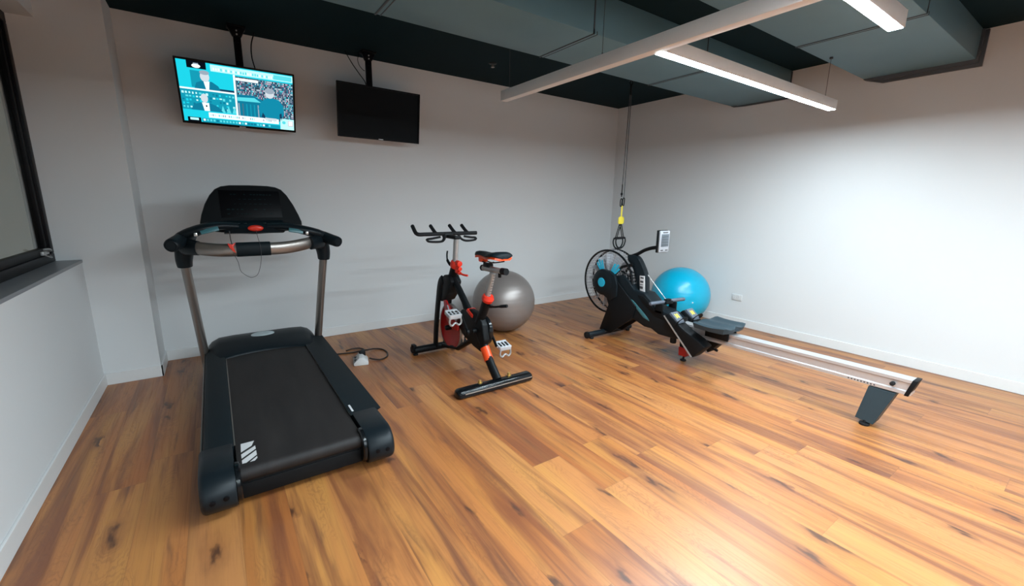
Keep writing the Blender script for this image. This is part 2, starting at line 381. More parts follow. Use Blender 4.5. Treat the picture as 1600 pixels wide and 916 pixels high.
# ------------------------------------------------------------------ air ducts
def duct(label, y0, y1, z0, seams, cz0, cy0, cy1):
    t = thing('air_duct', label, 'duct', (-2.8, (y0 + y1) / 2, z0))
    mb = MB(); mb.box((-W + 0.001, y0, z0), (-0.001, y1, H - 0.001), 0.004); mb.build('duct_body', M['duct'], t)
    for x in seams:
        mb = MB(); mb.box((x - 0.006, y0 - 0.003, z0 - 0.004), (x + 0.006, y1 + 0.003, z0 + 0.03), 0.001)
        mb.box((x - 0.006, y0 - 0.003, z0), (x + 0.006, y0 + .003, H - 0.004), 0.001)
        mb.box((x + 0.028, y0 - 0.002, z0 - 0.0025), (x + 0.034, y1 + 0.002, z0 + 0.02), 0.001)
        mb.build('duct_seam', M['collar'], t)
    # angle-iron collar where the duct meets the wall, one lower corner cut off
    for k, (xa, g) in enumerate(((-0.060, 0.0), (-0.028, 0.018))):
        mb = MB(); e = 0.03 + g
        pts = [(xa, y1 + 0.0, H - 0.01), (xa, y1, z0 - 0.005), (xa, y1 - 0.13, cz0 + (0.02 if k == 0 else 0)), (xa, cy0 + (.02 if k == 0 else 0), cz0 + (0.02 if k == 0 else 0)), (xa, cy0 + (.02 if k == 0 else 0), H - 0.01)]
        mb.prism(pts, (0.026, 0, 0), 0.002); mb.build('wall_collar', M['collar'], t)
    return t
duct('dark teal air duct crossing the ceiling between the television wall and the lit lamp strips', -2.285, -1.715, 2.466, (-4.03, -2.78, -1.50), 2.452, -2.288, 0)
duct('dark teal air duct nearest the viewer, meeting the right wall in a wide dark collar', -3.605, -2.91, 2.499, (-4.2, -2.80, -1.39), 2.450, -3.64, 0)

# smoke detector / sprinkler rose on the ceiling
t = thing('sprinkler_head', 'tiny chrome sprinkler head in the dark ceiling between the screens and the lamp', 'sprinkler', (-2.524, -0.632, H))
MB().lathe((-2.524, -0.632, H), (0, 0, -1), [(0.0002, 0.0), (0.0002, 0.04), (0.006, 0.036), (0.010, 0.02), (0.012, 0)], 24).build('escutcheon', M['grey_black'], t)
mb = MB(); mb.cyl((-2.524, -0.632, H - .010), (-2.524, -0.632, H - .03), 0.009); mb.cyl((-2.524, -0.632, H - .034), (-2.524, -0.632, H - .037), 0.018)
mb.tube([(-2.534, -.632, H - .022), (-2.538, -.632, H - .03), (-2.532, -.632, H - .036)], .002, 6); mb.tube([(-2.514, -.632, H - .022), (-2.510, -.632, H - .03), (-2.516, -.632, H - .036)], .002, 6)
mb.build('nozzle', M['steel'], t)

# ------------------------------------------------------------------ suspended linear lamp
ZB = 2.14; PH = 0.072; PWD = 0.058
t = thing('linear_lamp', 'white suspended linear lamp with lit strips branching off a long cross beam', 'lamp', (-3.01, -2.95, ZB))
def prof_y(x, y0, y1): return MB().box((x - PWD / 2, y0, ZB), (x + PWD / 2, y1, ZB + PH), 0.003)
prof_y(-3.012, -8.2, -1.575).build('cross_beam', M['profile'], t)
def branch(x0, x1, y):
    mb = MB()
    mb.box((x0, y - PWD / 2, ZB + 0.002), (x1, y + PWD / 2, ZB + PH), 0.0015)
    mb.box((x0 - 0.004, y - PWD / 2 - .001, ZB + .004), (x0, y + PWD / 2 + .001, ZB + PH + .001), 0.001); mb.box((x1, y - PWD / 2 - .001, ZB + .004), (x1 + 0.004, y + PWD / 2 + .001, ZB + PH + .001), 0.001)
    b = mb.build('lamp_branch', M['profile'], t)
    MB().box((x0 + .004, y - PWD / 2 + 0.004, ZB + 0.0005), (x1 - .004, y + PWD / 2 - 0.004, ZB + 0.003)).build('diffuser', M['led'], t, parent=b)
branch(-2.983, -0.791, -2.975); branch(-4.45, -2.42, -3.775); branch(-2.983, -1.20, -4.70); branch(-5.2, -3.041, -5.60); branch(-2.983, -1.20, -6.50); branch(-5.2, -3.041, -7.40)
for x, y in ((-2.99, -1.62), (-0.95, -2.975), (-3.012, -2.60), (-3.012, -4.3)):
    zt = 2.4985 if y == -2.975 else H
    mb = MB(); mb.cyl((x, y, ZB + PH - .002), (x, y, zt), 0.0016, seg=6); mb.cyl((x, y, ZB + PH - .002), (x, y, ZB + PH + 0.018), 0.006, 0.003, seg=10); mb.cyl((x, y, zt - .012), (x, y, zt), 0.012, 0.012, seg=12)
    mb.build('suspension_wire', M['cord'], t)

# ------------------------------------------------------------------ televisions on ceiling poles
def tv(cx, cy, cz, w, h, yaw, tilt, pole, label, on):
    t = thing('television', label, 'television', (pole[0], pole[1], H), 'ceiling hung televisions')
    ex = Vector((math.cos(yaw), math.sin(yaw), 0)); n = Vector((math.sin(yaw), -math.cos(yaw), 0))
    ez = Vector((0, 0, 1)) * math.cos(tilt) + n * math.sin(tilt); nn = ex.cross(ez)           # nn faces the room
    C = Vector((cx, cy, cz))
    def Q(a, b2, d=0): return C + ex * a * w / 2 + ez * b2 * h / 2 + nn * d
    Rm = Matrix((ex, ez, nn)).transposed()
    def slab(mb, a0, a1, b0, b1, d0, d1, bev=0.0):
        t2 = bmesh.new(); vs = [t2.verts.new((x, y, z)) for x in (a0, a1) for y in (b0, b1) for z in (d0, d1)]
        for f in [(0, 1, 3, 2), (4, 6, 7, 5), (0, 4, 5, 1), (2, 3, 7, 6), (0, 2, 6, 4), (1, 5, 7, 3)]: t2.faces.new([vs[i] for i in f])
        bmesh.ops.recalc_face_normals(t2, faces=t2.faces)
        if bev: bmesh.ops.bevel(t2, geom=list(t2.edges), offset=bev, segments=2, affect='EDGES')
        for v in t2.verts: v.co = C + Rm @ v.co
        mb._merge(t2)
    bz = 0.013
    mb = MB()
    slab(mb, -w / 2, w / 2, h / 2 - bz, h / 2, -0.022, 0.0, 0.002); slab(mb, -w / 2, w / 2, -h / 2, -h / 2 + bz * 1.25, -0.022, 0.0, 0.002)
    slab(mb, -w / 2, -w / 2 + bz, -h / 2 + .01, h / 2 - .01, -0.022, 0.0, 0.001); slab(mb, w / 2 - bz, w / 2, -h / 2 + .01, h / 2 - .01, -0.022, 0.0, 0.001)
    mb.build('bezel', M['tv_black'], t)
    mb = MB(); slab(mb, -w / 2 + .004, w / 2 - .004, -h / 2 + .004, h / 2 - .004, -0.034, -0.012, 0.003); slab(mb, -w * .3, w * .3, -h * .38, h * .2, -0.056, -0.034, 0.008)
    mb.build('rear_housing', M['black'], t)
    mb = MB(); slab(mb, -.022, .022, -h / 2 + .003, -h / 2 + .011, 0, 0.0015)
    lab(mb.build('maker_badge', M['silver_plastic'], t), 'small silver badge')
    # screen
    sw, sh = w - 2 * bz, h - 2.25 * bz; off = 0.125 * bz
    mb = MB(); slots = [M['tv_off']]
    def poly(uv, mi, lay=0):
        vs = [mb.bm.verts.new(C + ex * (u - .5) * sw + ez * ((.5 - v) * sh + off) + nn * (-0.0112 + lay * 0.0003)) for u, v in uv]
        f = mb.bm.faces.new(vs); f.material_index = mi
    if not on:
        slab(mb, -sw / 2, sw / 2, -sh / 2 + off, sh / 2 + off, -0.0115, -0.0105); mb.build('screen', M['tv_off'], t, smooth=False)
        # small standby print
    else:
        pal = dict(cy=(30, 205, 225), deep=(20, 150, 175), pale=(190, 250, 250), white=(240, 255, 255), blk=(8, 14, 24), teal=(16, 120, 150), navy=(22, 60, 90), skin=(205, 215, 222), pink=(205, 160, 185), mid=(90, 215, 225), dim=(70, 110, 130), man=(18, 135, 165), grey=(150, 165, 180), plum=(90, 60, 90))
        keys = list(pal); slots = [emit('screen ' + k, srgb(*pal[k]), 1.15) for k in keys]; ix = {k: i for i, k in enumerate(keys)}
        def rc(u0, v0, u1, v1, k, lay): poly([(u0, v0), (u1, v0), (u1, v1), (u0, v1)], ix[k], lay)
        def ell(u, v, a, b2, k, lay, n=20): poly([(u + a * math.cos(2 * math.pi * i / n), v + b2 * math.sin(2 * math.pi * i / n)) for i in range(n)], ix[k], lay)
        rnd = random.Random(4)
        rc(0, 0, 1, 1, 'cy', 0)
        rc(0, 0, .08, .12, 'cy', 1); rc(.08, 0, .235, .115, 'blk', 1); ell(.155, .075, .035, .032, 'white', 2); rc(.135, .03, .175, .05, 'grey', 2)
        rc(.27, .02, 1, .125, 'pale', 1); 
        for i in range(26):
            u = .29 + i * .021; rc(u, .06 + .01 * rnd.random(), u + .012, .105, rnd.choice(['white', 'white', 'mid', 'white']), 2)
        rc(.82, .03, .99, .11, 'mid', 2)
        rc(0, .135, .455, .44, 'cy', 1); rc(.10, .15, .20, .42, 'deep', 2); rc(.33, .40, .455, .44, 'navy', 3)
        poly([(.12, .44), (.14, .34), (.19, .30), (.27, .30), (.32, .36), (.34, .44)], ix['teal'], 3); poly([(.20, .30), (.25, .30), (.24, .44), (.215, .44)], ix['white'], 4)
        ell(.215, .23, .038, .085, 'skin', 5); ell(.215, .165, .040, .035, 'grey', 6)
        rc(0, .435, .455, .462, 'white', 4); rc(.455, .13, .472, .86, 'white', 4)
        rc(0, .465, .455, .80, 'deep', 1)
        for i in range(16):
            for j in range(5):
                u = .01 + i * .028; v = .50 + j * .06
                if rnd.random() < .75: rc(u, v, u + .012 + .010 * rnd.random(), v + .022 + .02 * rnd.random(), rnd.choice(['mid', 'pale', 'cy', 'teal']), 2)
        for i in range(4): poly([(.27 + i * .05, .80), (.29 + i * .05, .68), (.31 + i * .05, .80)], ix['mid'], 3)
        poly([(.07, .80), (.10, .70), (.16, .665), (.24, .665), (.30, .71), (.34, .80)], ix['teal'], 4); poly([(.165, .66), (.225, .66), (.225, .80), (.18, .80)], ix['white'], 5)
        ell(.19, .585, .030, .075, 'skin', 6); rc(.195, .70, .207, .73, 'blk', 7)
        rc(.472, .15, 1, .86, 'dim', 1)
        for i in range(46):
            for j in range(20):
                u = .474 + i * .0114; v = .16 + j * .033
                if u > .475 and (v < .48 or u > .70): rc(u, v, u + .0085, v + .024, rnd.choice(['grey', 'pink', 'plum', 'navy', 'teal', 'skin', 'blk', 'mid']), 2)
        rc(.474, .155, .68, .165, 'blk', 4); rc(.474, .17, .675, .215, 'white', 4)
        poly([(.474, .45), (.62, .44), (.72, .52), (.72, .86), (.474, .86)], ix['teal'], 4); poly([(.474, .50), (.63, .48), (.69, .55), (.474, .56)], ix['mid'], 5)
        for i in range(6): rc(.48 + i * .035, .60, .49 + i * .035, .84, rnd.choice(['grey', 'dim', 'deep']), 6)
        poly([(.685, .80), (.66, .66), (.69, .53), (.74, .46), (.80, .44), (.86, .47), (.90, .56), (.905, .70), (.88, .83)], ix['man'], 7)
        poly([(.685, .80), (.70, .72), (.72, .78), (.72, .83)], ix['navy'], 8); poly([(.86, .83), (.86, .72), (.88, .70), (.885, .83)], ix['navy'], 8)
        ell(.775, .37, .042, .085, 'skin', 8); ell(.775, .325, .045, .05, 'grey', 9); rc(.72, .81, .83, .86, 'skin', 9)
        rc(0, .80, .22, .92, 'cy', 5); rc(.21, .82, .85, .91, 'white', 8)
        for i in range(34): rc(.225 + i * .0175, .845, .235 + i * .0175, .88, rnd.choice(['pale', 'mid', 'white', 'grey']), 9)
        rc(.03, .925, .14, 1, 'blk', 8); rc(.05, .935, .12, .975, 'pale', 9); rc(.15, .93, .86, 1, 'deep', 7)
        for i in range(22): rc(.16 + i * .028, .94, .178 + i * .028, .975, rnd.choice(['mid', 'white', 'teal', 'mid']), 8)
        rc(.865, .80, 1, 1, 'pale', 8); ell(.90, .87, .018, .03, 'mid', 9); rc(.94, .83, .99, .93, 'pink', 9)
        rc(.945, .835, .985, .92, 'white', 10)
        mb.build('screen', slots, t, smooth=False)['label'] = 'lit screen showing a cyan news picture'
    # bracket and pole
    pz = cz + h / 2 * 0.3
    mb = MB(); px, py = pole
    mb.box((px - .026, py - .016, pz), (px + .026, py + .016, H - .015), 0.003); mb.box((px - .019, py - .023, pz + .05), (px + .019, py + .023, H - .12), 0.003)
    mb.build('ceiling_pole', M['tv_black'], t)
    mb = MB(); mb.box((px - .065, py - .055, H - .014), (px + .065, py + .055, H), 0.003); mb.prism([(px - .06, py - .02, H - .014), (px + .06, py - .02, H - .014), (px + .03, py - .02, H - .075), (px - .03, py - .02, H - .075)], (0, .04, 0), 0.003)
    pl = mb.build('ceiling_plate', M['tv_black'], t)
    for dz in (.035, .062): mb = MB(); mb.cyl((px, py - .021, H - dz), (px, py - .028, H - dz), .006, seg=10); mb.build('bolt', M['dull_steel'], t, parent=pl)
    mb = MB()
    back = C - nn * 0.034
    mb.tube([Vector((px, py, pz + .03)), Vector((px, py, C.z)), back - nn * .028], .014, 8)
    for s in (-1, 1): mb.tube([back + ex * s * .1 + ez * .11 - nn * .026, back + ex * s * .1 - ez * .13 - nn * .026], .010, 6)
    mb.tube([back + ex * .1 - nn * .03, back - ex * .1 - nn * .03], .010, 6)
    mb.build('tilt_bracket', M['tv_black'], t)
    return t, Q
t1, Q1 = tv(-4.675, -0.25, 2.165, 0.795, 0.467, -0.023, 0.383, (-4.646, -0.155), 'television switched on to a cyan news broadcast, hung above the treadmill', True)
t2, Q2 = tv(-3.549, -0.285, 2.171, 0.788, 0.462, 0.038, 0.122, (-3.617, -0.20), 'television switched off with a black screen, hung above and left of the bike', False)
def cable(name, pts, r, mt, label, cat='cable', n=8):
    mb = MB(); mb.tube(smooth(pts, n), r, 8); return tag(mb.build(name, mt), label, cat)
cable('television_cable', [(-4.515, -.10, H), (-4.545, -.10, 2.62), (-4.55, -.11, 2.52), (-4.535, -.12, 2.43), (-4.52, -.16, 2.34)], .0045, M['tv_black'], 'black cable dropping from the ceiling behind the switched on television')
cable('television_cable', [(-3.795, -.10, H), (-3.74, -.11, 2.62), (-3.68, -.13, 2.53), (-3.64, -.155, 2.46), (-3.625, -.165, 2.36)], .004, M['tv_black'], 'long black cable slanting from the ceiling to the pole of the switched off television')
cable('television_cable', [(-3.67, -.14, H), (-3.695, -.14, 2.66), (-3.685, -.14, 2.61), (-3.66, -.15, 2.575), (-3.643, -.165, 2.56)], .003, M['tv_black'], 'short looped black cable with a tag beside the pole of the switched off television')

# ------------------------------------------------------------------ treadmill
t = thing('treadmill', 'large black treadmill with bronze grey uprights standing left of the bike', 'treadmill', (-4.71, -1.45, 0)); tread = t
# chassis
mb = MB(); mb.box((-5.06, -2.43, .045), (-4.36, -.45, .13), .01); mb.box((-5.10, -2.2, .07), (-4.33, -.5, .155), .008)
mb.box((-5.00, -2.435, .035), (-4.43, -2.38, .108), .004)
mb.build('chassis', M['black'], t)
# belt: extruded side profile, wraps the rear roller
pr = [(-.62, .186), (-2.405, .186)] + [(-2.415 - .036 * math.sin(a), .150 + .036 * math.cos(a)) for a in [math.pi * k / 10 for k in range(0, 11)]] + [(-.62, .114)]
mb = MB(); mb.prism([(-4.985, y, z) for y, z in pr], (.545, 0, 0)); mb.build('running_belt', M['belt'], t)
# side rails
def rail(x0, x1):
    mb = MB(); prf = [(x0, .075), (x0 + .001, .17), (x0 + .012, .192), (x0 + .03, .20), (x1 - .012, .20), (x1 - .002, .196), (x1, .187), (x1, .075)]
    mb.prism([(x, -.60, z) for x, z in prf], (0, -1.62, 0)); return mb
rail(-5.122, -4.990).build('side_rail', M['rail_black'], t)
mb = rail(-4.300, -4.425); mb.build('side_rail', M['rail_black'], t)
for x0, x1 in ((-5.128, -5.121), (-4.301, -4.294)):
    mb = MB(); mb.box((x0, -2.2, .07), (x1, -.52, .175), .002); lab(mb.build('side_strip', M['bronze'], t), 'bronze grey metal strip')
mb = MB(); mb.box((-4.990, -2.2, .185), (-4.984, -.80, .191), .001); mb.build('belt_edging', M['bronze'], t)
mb = MB(); mb.box((-4.437, -2.2, .185), (-4.426, -.80, .191), .001); mb.build('belt_edging', M['bronze'], t)
# rear end caps, rounded like a drum, with a collar round the roller
def endcap(xo, xi, s):
    cy, cz, R = -2.41, .112, .091
    arc = [(cy - (R + .022) * math.sin(a), cz + R * math.cos(a)) for a in [math.pi * k / 14 for k in range(15)]]
    top = [(-2.185, .192), (-2.20, .2035)]
    prof = top + arc + [(-2.30, .022), (-2.17, .045)]
    rings = []
    for dx, sc in ((0, .88), (.005, .95), (.014, .99), (.024, 1.0), (abs(xi - xo) - .008, 1.0), (abs(xi - xo), .97)):
        x = xo + s * dx; yc, zc = -2.30, .115
        rings.append([(x, yc + (y - yc) * sc, zc + (z - zc) * sc) for y, z in prof])
    mb = MB(); mb.loft(rings); c = mb.build('end_cap', M['grey_black'], t, angle=50)
    mb = MB(); mb.lathe((xi - s * .002, -2.412, .118), (s, 0, 0), [(0, 0), (0, .082), (.004, .088), (.018, .088), (.024, .080), (.024, 0)], 32); mb.build('roller_collar', M['black_gloss'], t, parent=c)
    mb = MB()
    for (y, z) in ((-2.47, .12),): 
        for x in (xo + s * .045, xo + s * .095): mb = MB(); mb.lathe((x, -2.522, z + (x - xo) * s * 0.1 - .01), (0, -1, 0), [(0, 0), (.0, .011), (.004, .0115), (.0055, .008), (.0055, 0)], 16); mb.build('screw_hole', M['tv_black'], t, parent=c)
endcap(-5.130, -4.996, 1); endcap(-4.290, -4.427, -1)
for x in (-5.05, -4.37):
    for y in (-2.32, -.62): mb = MB(); mb.rcyl((x, y, 0), (x, y, .05), .03, .004); mb.build('rubber_foot', M['rubber'], t)
# striped marking on the belt
mb = MB(); z = .1868
def quad(a): mb.add([(x, y, z) for x, y in a], [tuple(range(len(a)))])
quad([(-4.962, -2.20), (-4.905, -2.20), (-4.918, -2.245), (-4.965, -2.285)])
quad([(-4.965, -2.305), (-4.904, -2.252), (-4.903, -2.285), (-4.965, -2.345)])
quad([(-4.965, -2.362), (-4.903, -2.300), (-4.903, -2.345), (-4.948, -2.393), (-4.965, -2.393)])
quad([(-4.935, -2.394), (-4.903, -2.358), (-4.903, -2.376), (-4.915, -2.394)])
mb.build('striped_marking', M['marking'], t, smooth=False)
mb = MB(); mb.add([(-4.422, -2.09, .2006), (-4.411, -2.09, .2006), (-4.411, -2.18, .2006), (-4.422, -2.18, .2006)], [(0, 1, 2, 3)]); mb.build('side_label', M['marking'], t, smooth=False)
# motor hood with an arched rear lip
mb = MB(); rings = []
xs = [-5.100, -5.092, -5.07, -5.02, -4.92, -4.82, -4.71, -4.60, -4.50, -4.41, -4.36, -4.332, -4.322]
for x in xs:
    u = (x + 4.711) / .389; k = 1 - abs(u) ** 10 * .32; lip = -.74 - .13 * abs(u) ** 2.2
    pr = [(-.36, .03), (-.33, .10), (-.335, .19), (-.37, .243), (-.42, .262), (-.50, .266), (-.58, .254), (-.66, .228), (lip + .02, .206), (lip, .192), (lip, .03)]
    rings.append([(x, y, .03 + (z - .03) * k) for y, z in pr])
mb.loft(rings); hood = mb.build('motor_hood', M['grey_black'], t, angle=60)
mb = MB(); n = 28; c0 = Vector((-4.715, -.520, .268)); mb.loft([[c0 + Vector((.085 * s_ * math.cos(2 * math.pi * k / n), .032 * s_ * math.sin(2 * math.pi * k / n), dz + (.010 * math.sin(2 * math.pi * k / n)) * s_)) for k in range(n)] for s_, dz in ((1, -.012), (1, 0), (.92, .003), (.5, .004))])
lab(mb.build('hood_badge', M['badge'], t, parent=hood), 'pale oval badge')
# uprights
def upright(b0, b1, name='upright'):
    mb = MB(); mb.tube(smooth([b0, Vector(b0).lerp(Vector(b1), .5) + Vector((0, .01, 0)), b1], 5), .036, 20, flat=(1.45, .82), up=(0, 1, 0)); return mb.build(name, M['bronze'], t)
TL, TR = Vector((-5.158, -.70, .925)), Vector((-4.226, -.70, .925))
upright((-5.118, -.50, .05), TL); upright((-4.300, -.50, .05), TR)
# elbows at the top of the uprights
def elbow(T_, s):
    mb = MB(); mb.tube(smooth([T_ + Vector((0, .006, -.035)), T_ + Vector((s * .0, 0, .02)), T_ + Vector((-s * .012, -.015, .09)), T_ + Vector((-s * .035, -.05, .155))], 6), [.043 + .0010 * i for i in range(10)] + [.053 - .0003 * i for i in range(9)], 20, flat=(1.25, 1.05), up=(0, 1, 0))
    e = mb.build('elbow', M['grey_black'], t)
    return e
elbow(TL, -1); elbow(TR, 1)
def hand_end(a, b2, rr):
    mb = MB(); a = Vector(a); b2 = Vector(b2); d = (b2 - a)
    mb.tube([a, a.lerp(b2, .3), a.lerp(b2, .9), a.lerp(b2, .98), b2], [rr * .95, rr, rr * .98, rr * .9, rr * .8], 24)
    h_ = mb.build('side_handle', M['grey_black'], t)
    mb = MB(); dn = d.normalized(); mb.lathe(b2 - dn * .002, dn, [(0, rr * .72), (.003, rr * .70), (.001, rr * .55), (.001, 0)], 24); mb.build('handle_plug', M['tv_black'], t, parent=h_)
hand_end((-5.115, -.73, 1.110), (-5.205, -.95, 1.062), .047)
hand_end((-4.275, -.73, 1.100), (-4.150, -.93, 1.045), .044)
# curved arms carrying the console
def arm(pts, rs):
    mb = MB(); P_ = smooth(pts, 6); R_ = [rs[0] + (rs[1] - rs[0]) * i / (len(P_) - 1) for i in range(len(P_))]
    mb.tube(P_, R_, 18, flat=(.72, 1.25), up=(0, 0, 1)); return mb.build('console_arm', M['grey_black'], t)
aL = arm([(-5.150, -.74, 1.075), (-5.11, -.80, 1.125), (-5.03, -.83, 1.163), (-4.93, -.81, 1.182), (-4.82, -.78, 1.175)], (.062, .036))
aR = arm([(-4.235, -.74, 1.065), (-4.29, -.80, 1.108), (-4.38, -.83, 1.140), (-4.50, -.81, 1.170), (-4.62, -.78, 1.172)], (.062, .036))
def pad(c, ang, L, parent):
    mb = MB(); R = Matrix.Rotation(ang, 3, 'Y') @ Matrix.Rotation(math.radians(-18), 3, 'X'); c = Vector(c)
    mb.box(c - Vector((L, .005, .016)), c + Vector((L, .005, .016)), .004, rot=R); mb.build('pulse_pad', M['teal'], t, parent=parent)
pad((-4.985, -.888, 1.156), math.radians(-14), .055, aL); pad((-4.445, -.885, 1.140), math.radians(11), .050, aR)
for c, p in (((-5.066, -.895, 1.130), aL), ((-4.370, -.893, 1.122), aR)):
    mb = MB(); mb.box(Vector(c) - Vector((.010, .004, .012)), Vector(c) + Vector((.010, .004, .012)), .004); lab(mb.build('arm_bracket', M['steel'], t, parent=p), 'shiny metal bracket')
# console
mb = MB()
ol = [(-5.035, 1.165), (-5.037, 1.20), (-5.024, 1.255), (-4.997, 1.33), (-4.962, 1.395), (-4.925, 1.44), (-4.885, 1.462), (-4.83, 1.472), (-4.70, 1.476), (-4.58, 1.474), (-4.525, 1.466), (-4.487, 1.448), (-4.452, 1.405), (-4.415, 1.33), (-4.388, 1.255), (-4.372, 1.20), (-4.374, 1.165), (-4.45, 1.135), (-4.60, 1.118), (-4.705, 1.113), (-4.81, 1.118), (-4.95, 1.135)]
cy = lambda z: -.74 + (z - 1.13) * .42           # leans back
def off(x, z, k): return (x + (-4.704 - x) * k, z + (1.30 - z) * k)
rings = []
for d, k in ((.062, .10), (.055, .03), (.040, .0), (.010, .0), (.0, .018)):
    rings.append([(off(x, z, k)[0], cy(off(x, z, k)[1]) + d, off(x, z, k)[1]) for x, z in ol])
mb.loft(rings); con = mb.build('console', M['black'], t, angle=40)
def cbox(x0, x1, z0, z1, d0, d1, bev, nm, mt, par):
    mb = MB(); vs = [(x, cy(z) - dd, z) for x in (x0, x1) for z in (z0, z1) for dd in (d0, d1)]
    mb._fin(vs, [(0, 1, 3, 2), (4, 6, 7, 5), (0, 4, 5, 1), (2, 3, 7, 6), (0, 2, 6, 4), (1, 5, 7, 3)], bev, None, 2, (0, 0, 0)); return mb.build(nm, mt, t, parent=par)
mb = MB(); dvs = [(x, cy(z) - dd, z) for x in (-4.905, -4.505) for z in (1.235, 1.435) for dd in (-.004, .002)]
mb._fin(dvs, [(0, 1, 3, 2), (4, 6, 7, 5), (0, 4, 5, 1), (2, 3, 7, 6), (0, 2, 6, 4), (1, 5, 7, 3)], .001, None, 2, (0, 0, 0)); rnd = random.Random(3); mb.mi = 1
for row, n, x0, x1, zz, hh in ((0, 14, -4.86, -4.56, 1.405, .003), (1, 9, -4.86, -4.56, 1.37, .002), (2, 9, -4.86, -4.56, 1.335, .002), (3, 11, -4.87, -4.55, 1.295, .004), (4, 12, -4.87, -4.54, 1.262, .003)):
    for i in range(n):
        if rnd.random() < .35: continue
        x = x0 + (x1 - x0) * (i + .5) / n; w_ = .004 + .006 * rnd.random()
        mb.add([(x - w_, cy(zz - hh) - .0028, zz - hh), (x + w_, cy(zz - hh) - .0028, zz - hh), (x + w_, cy(zz + hh) - .0028, zz + hh), (x - w_, cy(zz + hh) - .0028, zz + hh)], [(0, 1, 2, 3)])
mb.build('display', [M['tv_black'], M['tick_teal']], t, parent=con)
# keypad shelf below the display
mb = MB(); mb.loft([[(x, y, z) for y, z in ((-.70, 1.215), (-.80 - b_, 1.188), (-.835 - b_, 1.160), (-.82 - b_, 1.128), (-.70, 1.115))] for x, b_ in ((-4.90, -.03), (-4.87, -.012), (-4.80, .0), (-4.70, .008), (-4.60, 0), (-4.54, -.012), (-4.51, -.03))])
sh = mb.build('keypad_shelf', M['rail_black'], t, parent=con, angle=50)
for i in range(8):
    x = -4.85 + i * .042
    if 3 <= i <= 4: continue
    mb = MB(); mb.box((x - .011, -.797, 1.192), (x + .011, -.777, 1.1985), .002); mb.build('keypad_button', M['tick_teal'], t, parent=con)
mb = MB(); mb.rcyl((-4.706, -.838, 1.165), (-4.706, -.858, 1.160), .001, .0005)
mb.loft([[Vector((-4.706 + a * math.cos(2 * math.pi * k / 24), -.84 - d, 1.163 + b_ * math.sin(2 * math.pi * k / 24))) for k in range(24)] for a, b_, d in ((.050, .022, 0), (.050, .022, .008), (.044, .017, .014), (.030, .013, .018))])
lab(mb.build('stop_button', M['red'], t, parent=con), 'red stop button')
# lower curved handlebar
bar = smooth([(-5.135, -.80, 1.060), (-5.07, -.90, 1.040), (-4.96, -.965, 1.026), (-4.84, -.995, 1.024), (-4.74, -1.0, 1.026), (-4.62, -.995, 1.024), (-4.50, -.965, 1.028), (-4.37, -.90, 1.045), (-4.285, -.80, 1.062)], 5)
mb = MB(); mb.tube(bar, .045, 18, flat=(1.0, .5), up=(0, 0, 1)); mb.build('front_handlebar', M['bronze'], t)
mb = MB(); mb.tube([(-4.845, -.996, 1.026), (-4.74, -1.002, 1.027), (-4.638, -.998, 1.026)], .050, 20, flat=(1.0, .55), up=(0, 0, 1)); mb.build('handlebar_grip', M['rail_black'], t)
for pts, rr in (([(-5.155, -.74, 1.03), (-5.12, -.84, 1.045), (-5.06, -.905, 1.038)], [.052, .058, .049]), ([(-4.235, -.74, 1.03), (-4.285, -.84, 1.05), (-4.355, -.905, 1.042)], [.052, .057, .049])):
    mb = MB(); mb.tube(pts, rr, 16, flat=(1, .6), up=(0, 0, 1)); mb.build('handlebar_socket', M['grey_black'], t)
# safety clip and cord
mb = MB(); mb.prism([(-4.895, -1.02, 1.075), (-4.868, -1.02, 1.065), (-4.845, -1.02, 1.078), (-4.862, -1.02, 1.05), (-4.850, -1.02, 1.005), (-4.868, -1.02, 1.02), (-4.885, -1.02, 1.045)], (0, .016, 0), .002)
clip = lab(mb.build('safety_clip', M['red'], t), 'red safety clip')
mb = MB(); mb.tube(smooth([(-4.873, -.985, 1.155), (-4.872, -1.0, 1.10), (-4.868, -1.015, 1.07)], 4), .003, 6)
mb.tube(smooth([(-4.868, -1.022, 1.01), (-4.845, -1.03, .945), (-4.835, -1.03, .88), (-4.80, -1.03, .842), (-4.77, -1.03, .83), (-4.735, -1.03, .85), (-4.71, -1.02, .92), (-4.700, -1.025, 1.0), (-4.703, -1.03, 1.06), (-4.705, -.95, 1.10), (-4.706, -.86, 1.15)], 5), .0016, 6)
mb.build('safety_cord', M['cord'], t)

# ------------------------------------------------------------------ power block and cable
t = thing('power_block', 'white wedge shaped power outlet block on the floor right of the treadmill', 'power outlet', (-4.04, -.93, 0))
mb = MB()
ca, sa = math.cos(math.radians(-14)), math.sin(math.radians(-14))
def pb(x, y, z): return (-4.035 + x * ca - y * sa, -.925 + x * sa + y * ca, z)
prf = [(-.055, .0), (-.060, .02), (-.012, .068), (.016, .068), (.062, .02), (.058, 0)]
mb.prism([pb(x, -.075, z) for x, z in prf], Vector(pb(0, .15, 0)) - Vector(pb(0, 0, 0)), .004)
mb.build('housing', M['white_plastic'], t)
for y in (-.04, .03):
    mb = MB(); c = Vector(pb(-.038, y, .042)); mb.box(c - Vector((.010, .014, .010)), c + Vector((.010, .014, .006)), .003); mb.build('outlet', M['cord'], t)
mb = MB(); p = Vector(pb(.015, .055, .06)); mb.box(p - Vector((.025, .022, .02)), p + Vector((.025, .022, .03)), .008); mb.rcyl(p + Vector((0, .02, .01)), p + Vector((.02, .06, .01)), .012, .003)
mb.build('plug', M['black'], t)
mb = MB(); mb.tube(smooth([(-4.07, -.57, .006), (-4.01, -.545, .007), (-3.95, -.57, .010), (-3.93, -.66, .02), (-3.955, -.74, .03), (-3.99, -.80, .05), (-4.01, -.83, .058)], 8), .006, 8)
mb.build('short_lead', M['cable'], t)
